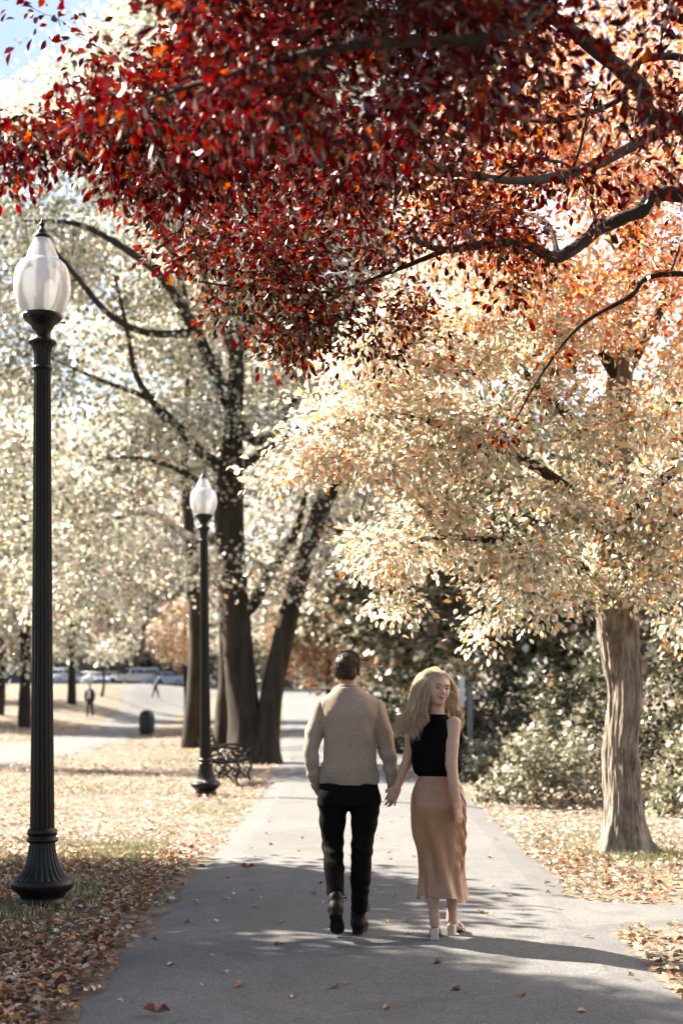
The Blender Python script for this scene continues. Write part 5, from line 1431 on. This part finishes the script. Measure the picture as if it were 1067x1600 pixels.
def woman():
    t = empty('person'); yaw = R(-40); ca, sa = math.cos(yaw), math.sin(yaw)
    rot = head_rot(R(-163), R(2), R(-6)); hc = np.array((-.028, -.012, 1.583)); HS = .95
    B = Field((-.36, -.30, .02), (.24, .36, 1.74), .0058)
    B.stack([(.86, -.02, .02, .15, .11, R(-15)), (.95, -.02, .015, .13, .10, R(-20)), (1.04, -.025, .01, .11, .08, R(-28)), (1.15, -.03, .0, .13, .09, yaw), (1.28, -.033, 0, .145, .095, yaw), (1.36, -.035, 0, .14, .075, yaw), (1.41, -.035, 0, .075, .055, yaw)], .02)
    B.cone((-.032, 0, 1.385), (-.030, .0, 1.50), .052, .048, .03)
    Lh = head(B, hc, rot, HS, True)
    B.chain([(.070, -.098, 1.370), (.056, -.135, 1.24), (.050, -.160, 1.115), (.064, -.178, .99), (.084, -.188, .865)], [.046, .042, .037, .033, .024], .010)
    tips = hand(B, (.084, -.188, .862), (.13, .06, -1), (.80, -.60, 0), (.60, .80, 0), .06, (.18, .30, .25), .92, (.30, .2))
    B.chain([(-.150, .09, 1.375), (-.185, .105, 1.25), (-.205, .115, 1.14), (-.248, .115, 1.03), (-.283, .112, .945)], [.046, .042, .036, .033, .024], .010)
    B_t2 = hand(B, (-.284, .112, .945), (-.42, .06, -.9), (.1, -.98, -.05), (-.85, -.05, .45), .30, (.30, .45, .35), .92, (.7, -.15))
    B.chain([(-.075, .01, .80), (-.072, .005, .50), (-.066, -.005, .38), (-.058, -.02, .25), (-.047, -.018, .14), (-.046, -.012, .10)], [.07, .050, .047, .039, .029, .030], .02)
    B.chain([(.055, .02, .80), (.076, .06, .50), (.083, .085, .38), (.080, .11, .25), (.075, .135, .14), (.074, .14, .10)], [.085, .056, .051, .040, .029, .030], .02)
    B.cone((-.046, -.020, .100), (-.034, .085, .045), .027, .022, .02); B.cone((-.034, .085, .043), (-.028, .135, .030), .024, .017, .015, ((0, 0, 1), .6))
    B.cone((.073, .135, .100), (.115, .225, .045), .027, .022, .02); B.cone((.115, .225, .043), (.135, .268, .030), .024, .017, .015, ((0, 0, 1), .6))
    v, f = B.surface(2); put('body', v, f, M['skin_w'], t)
    # face
    eye = MB(); ir = MB()
    for x in (-.031, .031):
        e = MB(); pr_ = [(0, .0085)] + [(.0170 * math.sin(q), .0115 * math.cos(q)) for q in np.linspace(.2, 1.55, 6)]; e.lathe(pr_, n=16); vv, ff = e.arrays()
        vv = np.stack([vv[:, 0], vv[:, 2] * .6 + .0800, vv[:, 1] * .60 + .0045], 1); vv[:, 0] += x
        ee = put('eye', np.array([Lh(*q) for q in vv]), ff, M['eye_white'], t)
        i_ = MB(); i_.lathe([(0, .001), (.0078, 0)], n=16); vv, ff = i_.arrays(); vv = np.stack([vv[:, 0] + x, vv[:, 2] * 1 + .0872, vv[:, 1] + .0045], 1); put('iris', np.array([Lh(*q) for q in vv]), ff, M['eye_dark'], ee)
        ld = MB(); ld.tube(np.array([Lh(x + q, .0895 - abs(q) * .35, .0130 - 22 * q * q) for q in np.linspace(-.019, .019, 9)]), .0026, 6); ld.build('eyelash', M['eye_dark'], ee)
        bw = MB(); sg = np.sign(x); bw.tube(np.array([Lh(x + q, .1130 - abs(q + x) * .36, .0290 + .05 * sg * q - 9 * q * q) for q in np.linspace(-.02, .02, 9)]), [.0015, .0026, .0032, .0036, .0036, .0036, .0032, .0026, .0015], 6); bw.build('eyebrow', M['brow'], t)
    lp = MB(); lp.tube(np.array([Lh(q, .1040 - 13 * q * q, -.0540 + 9 * q * q) for q in np.linspace(-.026, .026, 11)]), [.0012, .0026, .0034, .0040, .0040, .0038, .0040, .0040, .0034, .0026, .0012], 8)
    lp.tube(np.array([Lh(q, .1025 - 12 * q * q, -.0610 + 13 * q * q) for q in np.linspace(-.024, .024, 11)]), [.001, .0026, .0038, .0045, .0050, .0052, .0050, .0045, .0038, .0026, .001], 8); lp.build('lips', M['lip'], t)
    er = MB(); er.lathe([(0, .008), (.005, .006), (.0075, 0), (.005, -.006), (0, -.008)], n=12); vv, ff = er.arrays(); put('earring', vv * 1.2 + Lh(.086, -.002, -.046), ff, M['gold'], t)
    # black top
    S = Field((-.28, -.2, 1.02), (.22, .2, 1.46), .006)
    S.stack([(1.035, -.025, .012, .128, .098, R(-30)), (1.055, -.027, .010, .150, .112, R(-33)), (1.085, -.03, .006, .162, .116, R(-36)), (1.13, -.032, .004, .170, .119, yaw), (1.22, -.034, 0, .175, .121, yaw), (1.29, -.035, 0, .176, .116, yaw), (1.345, -.035, 0, .160, .094, yaw), (1.385, -.035, 0, .128, .074, yaw), (1.408, -.035, 0, .085, .062, yaw), (1.425, -.034, 0, .064, .056, yaw)], 0, power=2.2)
    fr = np.array((-sa, ca, 0)); bu = np.array((-.035, 0, 1.25))
    for sx in (-1, 1): S.ell(bu + fr * .09 + np.array((ca, sa, 0)) * .07 * sx, (.07, .07, .07), .04)
    S.ripple(lambda p: .004 * np.sin(np.arctan2(p[:, 1], p[:, 0] + .03) * 22 + 2 * noise3(p * 9, 3)) * np.exp(-((p[:, 2] - 1.07) / .03) ** 2) + .005 * noise3(p * np.array((14, 14, 6)), 5) + .003 * np.sin(p[:, 2] * 50 + p[:, 0] * 40) * np.exp(-((p[:, 2] - 1.2) / .1) ** 2), .04)
    rs = np.array((.098, -.112, 0)); S.carve(lambda p: -(np.sqrt(((p[..., 0] - .098) * .9) ** 2 + (p[..., 1] + .118) ** 2 * .8 + ((p[..., 2] - 1.335) * .62) ** 2) - .066))
    S.carve(lambda p: -(np.sqrt((p[..., 0] + .195) ** 2 + (p[..., 1] - .115) ** 2 + ((p[..., 2] - 1.34) * .65) ** 2) - .062))
    v, f = S.surface(1); put('sleeveless_top', v, f, M['top'], t)
    # skirt
    rows = np.array([(1.060, -.024, .010, .118, .092, -28), (1.04, -.024, .010, .124, .097, -26), (.98, -.023, .010, .150, .118, -20), (.90, -.021, .012, .172, .132, -15), (.845, -.020, .008, .178, .140, -12), (.76, -.018, .010, .176, .134, -10), (.66, -.014, .015, .168, .128, -8),
                     (.55, -.004, .02, .150, .128, -8), (.45, .000, .025, .143, .136, -8), (.37, .004, .028, .147, .145, -8), (.30, .008, .028, .158, .155, -8), (.262, .010, .028, .166, .162, -8)])
    n, m = 190, 95; q = spline(rows, m); a = np.linspace(0, 2 * np.pi, n, endpoint=False); u = np.linspace(0, 1, m)
    Z0 = np.interp(q[:, 0], [.26, .30, 1.06], [0, 0, 0]); V = []
    for i in range(m):
        z, cx_, cy_, rx, ry, ang = q[i]; ang = R(ang); c, s_ = np.cos(a), np.sin(a)
        pt = np.stack([c * 2.2, s_ * 2.2, np.full(n, z * 1.6)], 1)
        g = ss(.92, .45, z)
        fold = g * (.009 * np.sin(a * 5 + 4.5 * z + 2.0 * noise3(pt * .7, 4)) + .0035 * np.sin(a * 11 - 6 * z + 3 * noise3(pt, 9)) + .012 * noise3(pt * np.array((1.3, 1.3, .7)), 14) + .0055 * np.sin(a * 8 + 15 * z + 1.5 * noise3(pt * .8, 31)) * ss(.80, .55, z))
        pull = .0025 * np.sin((z * 42 + 8 * np.sin(a - .4)) + 2 * noise3(pt * 2, 21)) * ss(.80, .95, z) * ss(1.06, 1.0, z)
        crk = .006 * np.sin(z * 60 + a * 9 + 3 * noise3(pt * 2.5, 2)) * np.exp(-((a - 5.9) / .35) ** 2) * ss(.35, .5, z)
        bun = -.004 * np.exp(-((a - 4.58) / .10) ** 2) * np.exp(-((z - .84) / .09) ** 2)
        k = 1 + (fold + pull + crk + bun) / .15
        x_ = rx * c * k; y_ = ry * s_ * k; hemw = (.018 * np.sin(a * 2 - .9) + .010 * np.sin(a * 5 + .6)) * ss(.5, .262, z)
        V.append(np.stack([cx_ + x_ * math.cos(ang) - y_ * math.sin(ang), cy_ + x_ * math.sin(ang) + y_ * math.cos(ang), z + hemw], 1))
    V = np.vstack(V); i = np.arange(m - 1)[:, None] * n; j = np.arange(n)[None]; j2 = (j + 1) % n
    Fq = np.stack([i + n + j, i + n + j2, i + j2, i + j], -1).reshape(-1, 4)
    Vi = V.copy().reshape(m, n, 3); cen = Vi.mean(1, keepdims=True); Vi = cen + (Vi - cen) * .975; Vi = Vi.reshape(-1, 3)
    rim = np.stack([(m - 1) * n + j[0], (m - 1) * n + j2[0], m * n + (m - 1) * n + j2[0], m * n + (m - 1) * n + j[0]], -1)
    put('satin_skirt', np.vstack([V, Vi]), np.vstack([Fq, Fq[:, ::-1] + m * n, rim]), M['satin'], t)
    # shoes
    def mule(heel, fwd):
        fwd = np.array((*fwd, 0.0)); fwd /= np.linalg.norm(fwd); rt = np.array((fwd[1], -fwd[0], 0)); T_ = np.array([rt, fwd, (0, 0, 1)]); h = np.array(heel)
        yv = np.linspace(0, .225, 22); zc = np.interp(yv, [0, .05, .10, .15, .19, .225], [.072, .068, .045, .018, .010, .010]); w = np.interp(yv, [0, .02, .06, .11, .16, .20, .225], [.012, .026, .027, .026, .037, .033, .012]); V = []
        for y_, z_, w_ in zip(yv, zc, w): V += [(-w_, y_, z_ - .008), (w_, y_, z_ - .008), (w_, y_, z_), (-w_, y_, z_)]
        V = np.array(V); nn = len(yv); Fc = [(a_ * 4 + b_, a_ * 4 + (b_ + 1) % 4, a_ * 4 + 4 + (b_ + 1) % 4, a_ * 4 + 4 + b_) for a_ in range(nn - 1) for b_ in range(4)] + [(3, 2, 1, 0), (nn * 4 - 4, nn * 4 - 3, nn * 4 - 2, nn * 4 - 1)]
        o = put('mule', V @ T_ + h, np.array(Fc), M['shoe'], t, False)
        m_ = MB(); m_.box((0, .026, .033), (.050, .050, .066), bevel=.004); vv, ff = m_.arrays(); put('block_heel', vv @ T_ + h, ff, M['shoe'], o, False)
        st = MB(); al = np.linspace(-.15, np.pi + .15, 14)
        for y0, rr in ((.128, .034), (.165, .034)):
            P_ = np.stack([rr * 1.08 * np.cos(al), np.full(14, y0) + .008 * np.cos(al * 2), np.interp(y0, [.1, .15, .19], [.040, .018, .010]) + .046 * np.sin(al) - .004], 1)
            for dy in (-.008, 0, .008): st.tube(P_ @ T_ + h + fwd * dy, .0045, 6)
        st.build('strap', M['shoe'], o)
    mule((-.050, -.062, .0), (.12, 1)); mule((.064, .105, .0), (.45, 1))
    # hair: cap, locks, loose strands
    Ri = np.array(rot.to_3x3()).T
    C = Field((-.18, -.16, 1.42), (.12, .16, 1.74), .004)
    C.ell(Lh(0, -.018, .032), np.array((.088, .106, .100)) * HS, 0, rot); C.ell(Lh(0, -.05, -.03), np.array((.075, .075, .09)) * HS, .03, rot)
    def wl(p):
        qq = (p - hc) @ Ri.T; x, y, z = qq[..., 0], qq[..., 1], qq[..., 2]
        line = np.interp(y, [-.12, .0, .02, .045, .07, .10], [-.2, -.2, -.02, .052, .078, .10]); return (line - z) * .6
    C.carve(wl); C.ripple(lambda p: .004 * noise3(p * np.array((60, 60, 18)), 7), .03); v, f = C.surface(0)
    ho = put('hair', v, f, M['hair_blond'], t, True, np.full((len(v), 3), .85))
    en = np.linalg.norm(((v - hc) @ Ri.T - np.array((0, -.018, .032)) * HS) / (np.array((.088, .106, .100)) * HS), axis=1); v_out = v[en > .955]
    def locks(k, r0, wave, loose, seed, th):
        rg = np.random.default_rng(seed); PT, RD, CL = [], [], []
        idx = rg.choice(len(v_out), k); m_ = 14; s_ = np.linspace(0, 1, m_)
        for ii in idx:
            b = v_out[ii]; out = (b - hc) / np.linalg.norm(b - hc); loc = Ri @ (b - hc)
            rightside = (b[0] - hc[0] > .030 and b[1] - hc[1] > -.03) or loc[0] < -.055
            if rightside:
                u_ = float(np.clip(.5 + (b[0] - hc[0] - .04) * 9 + rg.normal() * .12, 0, 1))
                e = np.array((.060 + .075 * u_ + rg.normal() * .006, .02 + .06 * rg.random(), 1.30 + .12 * rg.random()))
                mid = np.array((.045 + .055 * u_, .03 + .05 * rg.random(), 1.47 + rg.normal() * .01))
            else:
                u_ = float(np.clip(ss(-.085, .045, b[0] - hc[0]) + rg.normal() * .10, 0, 1)); dy = (b[1] - hc[1])
                e = np.array((-.245 + .155 * u_ + rg.normal() * .007, -.05 + dy * .7 + rg.normal() * .012, 1.275 + .05 * math.sin(u_ * 9) + .06 * rg.random() + (.07 * rg.random() if rg.random() < .35 else 0)))
                mid = np.array((-.200 + .096 * u_ + rg.normal() * .005, -.045 + dy * .7 + rg.normal() * .008, 1.455 + rg.normal() * .008))
            p1 = b + out * .006 + (Ri.T @ np.array((.008, -.050, .012)) if not rightside else (Ri.T @ np.array((-.022, -.045, .0)) if loc[2] > .02 else np.array((0, .01, -.02))))
            p2 = (p1 + mid) / 2 + out * .012 + np.array((-.012 if not rightside else .012, 0, .012))
            P_ = spline([b - out * .004, p1, p2, mid, (mid + e) / 2 + rg.normal(size=3) * .004, e], m_)
            ph = u_ * 7 + rg.normal() * .5; am = wave * s_ ** 1.5
            P_ = P_ + np.stack([np.sin(s_ * 17 + ph) * am - .018 * s_ ** 2 * (0 if rightside else 1), np.cos(s_ * 12 + ph) * am, .008 * np.sin(s_ * 9 + ph) * s_], 1) + rg.normal(size=3) * loose * s_[:, None]
            P_[-4:] += np.outer(np.linspace(0, 1, 4) ** 1.5, (-.012 + rg.normal() * .010, rg.normal() * .010, .014))
            ql = ((P_ - hc) @ Ri.T - np.array((0, -.016, .028))) / (np.array((.0905, .1085, .1035)) * HS + .004 * rg.random()); rl = np.linalg.norm(ql, axis=1)
            fix = rl < 1; ql[fix] /= rl[fix, None]; P_ = np.where(fix[:, None], hc + (ql * (np.array((.0905, .1085, .1035)) * HS + .002) + np.array((0, -.016, .028))) @ Ri, P_)
            PT.append(P_); RD.append(r0 * np.interp(s_, [0, .12, .7, 1], [.6, 1, .85, .12])); CL.append(rg.uniform(.70, 1.12))
        vv, ff = tubes(np.array(PT), np.array(RD), 3); return vv, ff, np.repeat(np.array(CL)[:, None] * np.array([[1, .985, .96]]), m_ * 3, 0)
    vv, ff, cc = locks(2300, .0024, .021, .007, 4, True); put('hair_locks', vv, ff, M['hair_blond'], ho, True, cc)['kind'] = 'stuff'
    vv, ff, cc = locks(420, .0009, .016, .022, 5, True); put('hair_strands', vv, ff, M['hair_blond'], ho, True, cc)['kind'] = 'stuff'
    t.location = (.636, 9.05, .012); tag(t, 'blonde woman in black top and satin skirt looking back over her shoulder', 'person')
    return t
def pedestrian(label, x, y, rz, jacket, shirt, legs, lean, arm, stride):
    t = empty('person'); h = .017; k = math.sin(lean)
    hp = np.array((0, 0, .92)); ch = np.array((0, k * .45, 1.40)); hd = np.array((0, k * .72, 1.66))
    F = Field((-.45, -.6, -.01), (.45, .75, 1.86), h)
    F.cone(hp, ch, .10, .13, .03); F.cone(ch, hd - (0, 0, .06), .06, .055, .03); F.ell(hd, (.075, .092, .115), .02)
    F.cone(hd + (0, .085, .0), hd + (0, .105, -.02), .012, .014, .01)
    for sx in (-1, 1):
        kn = np.array((sx * .10, sx * stride * .5 + .03, .49)); an = np.array((sx * .09, sx * stride, .07))
        F.chain([(sx * .09, 0, .90), kn, an], [.085, .058, .04], .03); F.cone(an - (0, .04, .03), an + (0, .16, -.035), .04, .032, .02)
        el = ch + np.array((sx * .25, arm[0] * .5 - .02, -.24)); wr = ch + np.array((sx * arm[1], arm[0], arm[2]))
        F.chain([ch + np.array((sx * .17, 0, .02)), el, wr], [.05, .042, .03], .02); F.cone(wr, wr + (wr - el) * .3, .036, .022, .02)
    v, f = F.surface(1); put('body', v, f, M['skin_m'], t)
    J = Field((-.45, -.4, .7), (.45, .6, 1.62), h)
    J.cone(hp + (0, 0, -.08), hp + (0, k * .2, .2), .165, .16, .03, ((0, 1, 0), .8)); J.cone(hp + (0, k * .2, .2), ch, .16, .175, .04, ((0, 1, 0), .78))
    for sx in (-1, 1):
        el = ch + np.array((sx * .25, arm[0] * .5 - .02, -.24)); wr = ch + np.array((sx * arm[1], arm[0], arm[2])); J.chain([ch + np.array((sx * .16, 0, .03)), el, wr], [.075, .062, .05], .03)
    J.ripple(lambda p: .006 * noise3(p * 14, 3), .04); v, f = J.surface(1); put('jacket', v, f, jacket, t)
    L = Field((-.3, -.6, .08), (.3, .6, 1.0), h); L.ell(hp, (.165, .13, .11), .02)
    for sx in (-1, 1):
        kn = np.array((sx * .10, sx * stride * .5 + .03, .49)); an = np.array((sx * .09, sx * stride, .12)); L.chain([(sx * .085, 0, .88), kn, an], [.10, .075, .06], .03)
    v, f = L.surface(1); put('trousers', v, f, legs, t)
    if shirt is not None: MB().box((0, k * .3 + .135, 1.24), (.15, .05, .42), bevel=.02).build('shirt', shirt, t)
    H = Field(hd - .14, hd + .16, .008); H.ell(hd + (0, -.012, .03), (.082, .10, .10), 0); H.carve(lambda p: np.maximum((hd[2] - .01 + 1.2 * (p[..., 1] - hd[1])) - p[..., 2], -1)); v, f = H.surface(1); put('hair', v, f, M['hair_dark'], t, True, np.ones((len(v), 3)))
    t.location = (x, y, float(terrain(x, y)) + .012); t.rotation_euler = (0, 0, rz); tag(t, label, 'person'); return t
a_ = P(141, 1138, 76); pedestrian('distant man in dark suit jacket and white shirt walking towards the camera', a_[0], 76, R(172), plain('dark_suit', (.012, .012, .013), .8), plain('white_shirt', (.55, .55, .58), .7), plain('dark_suit_trouser', (.010, .010, .011), .8), .04, (.06, .22, -.50), .16)
a_ = P(243, 1120, 104); pedestrian('distant person in dark blue bending forward beside the litter bin path', a_[0], 104, R(-70), plain('dark_blue_jacket', (.012, .022, .055), .8), None, plain('dark_blue_trouser', (.010, .016, .04), .8), .75, (.30, .20, -.30), .22)
man(); woman()
#PEOPLE_END
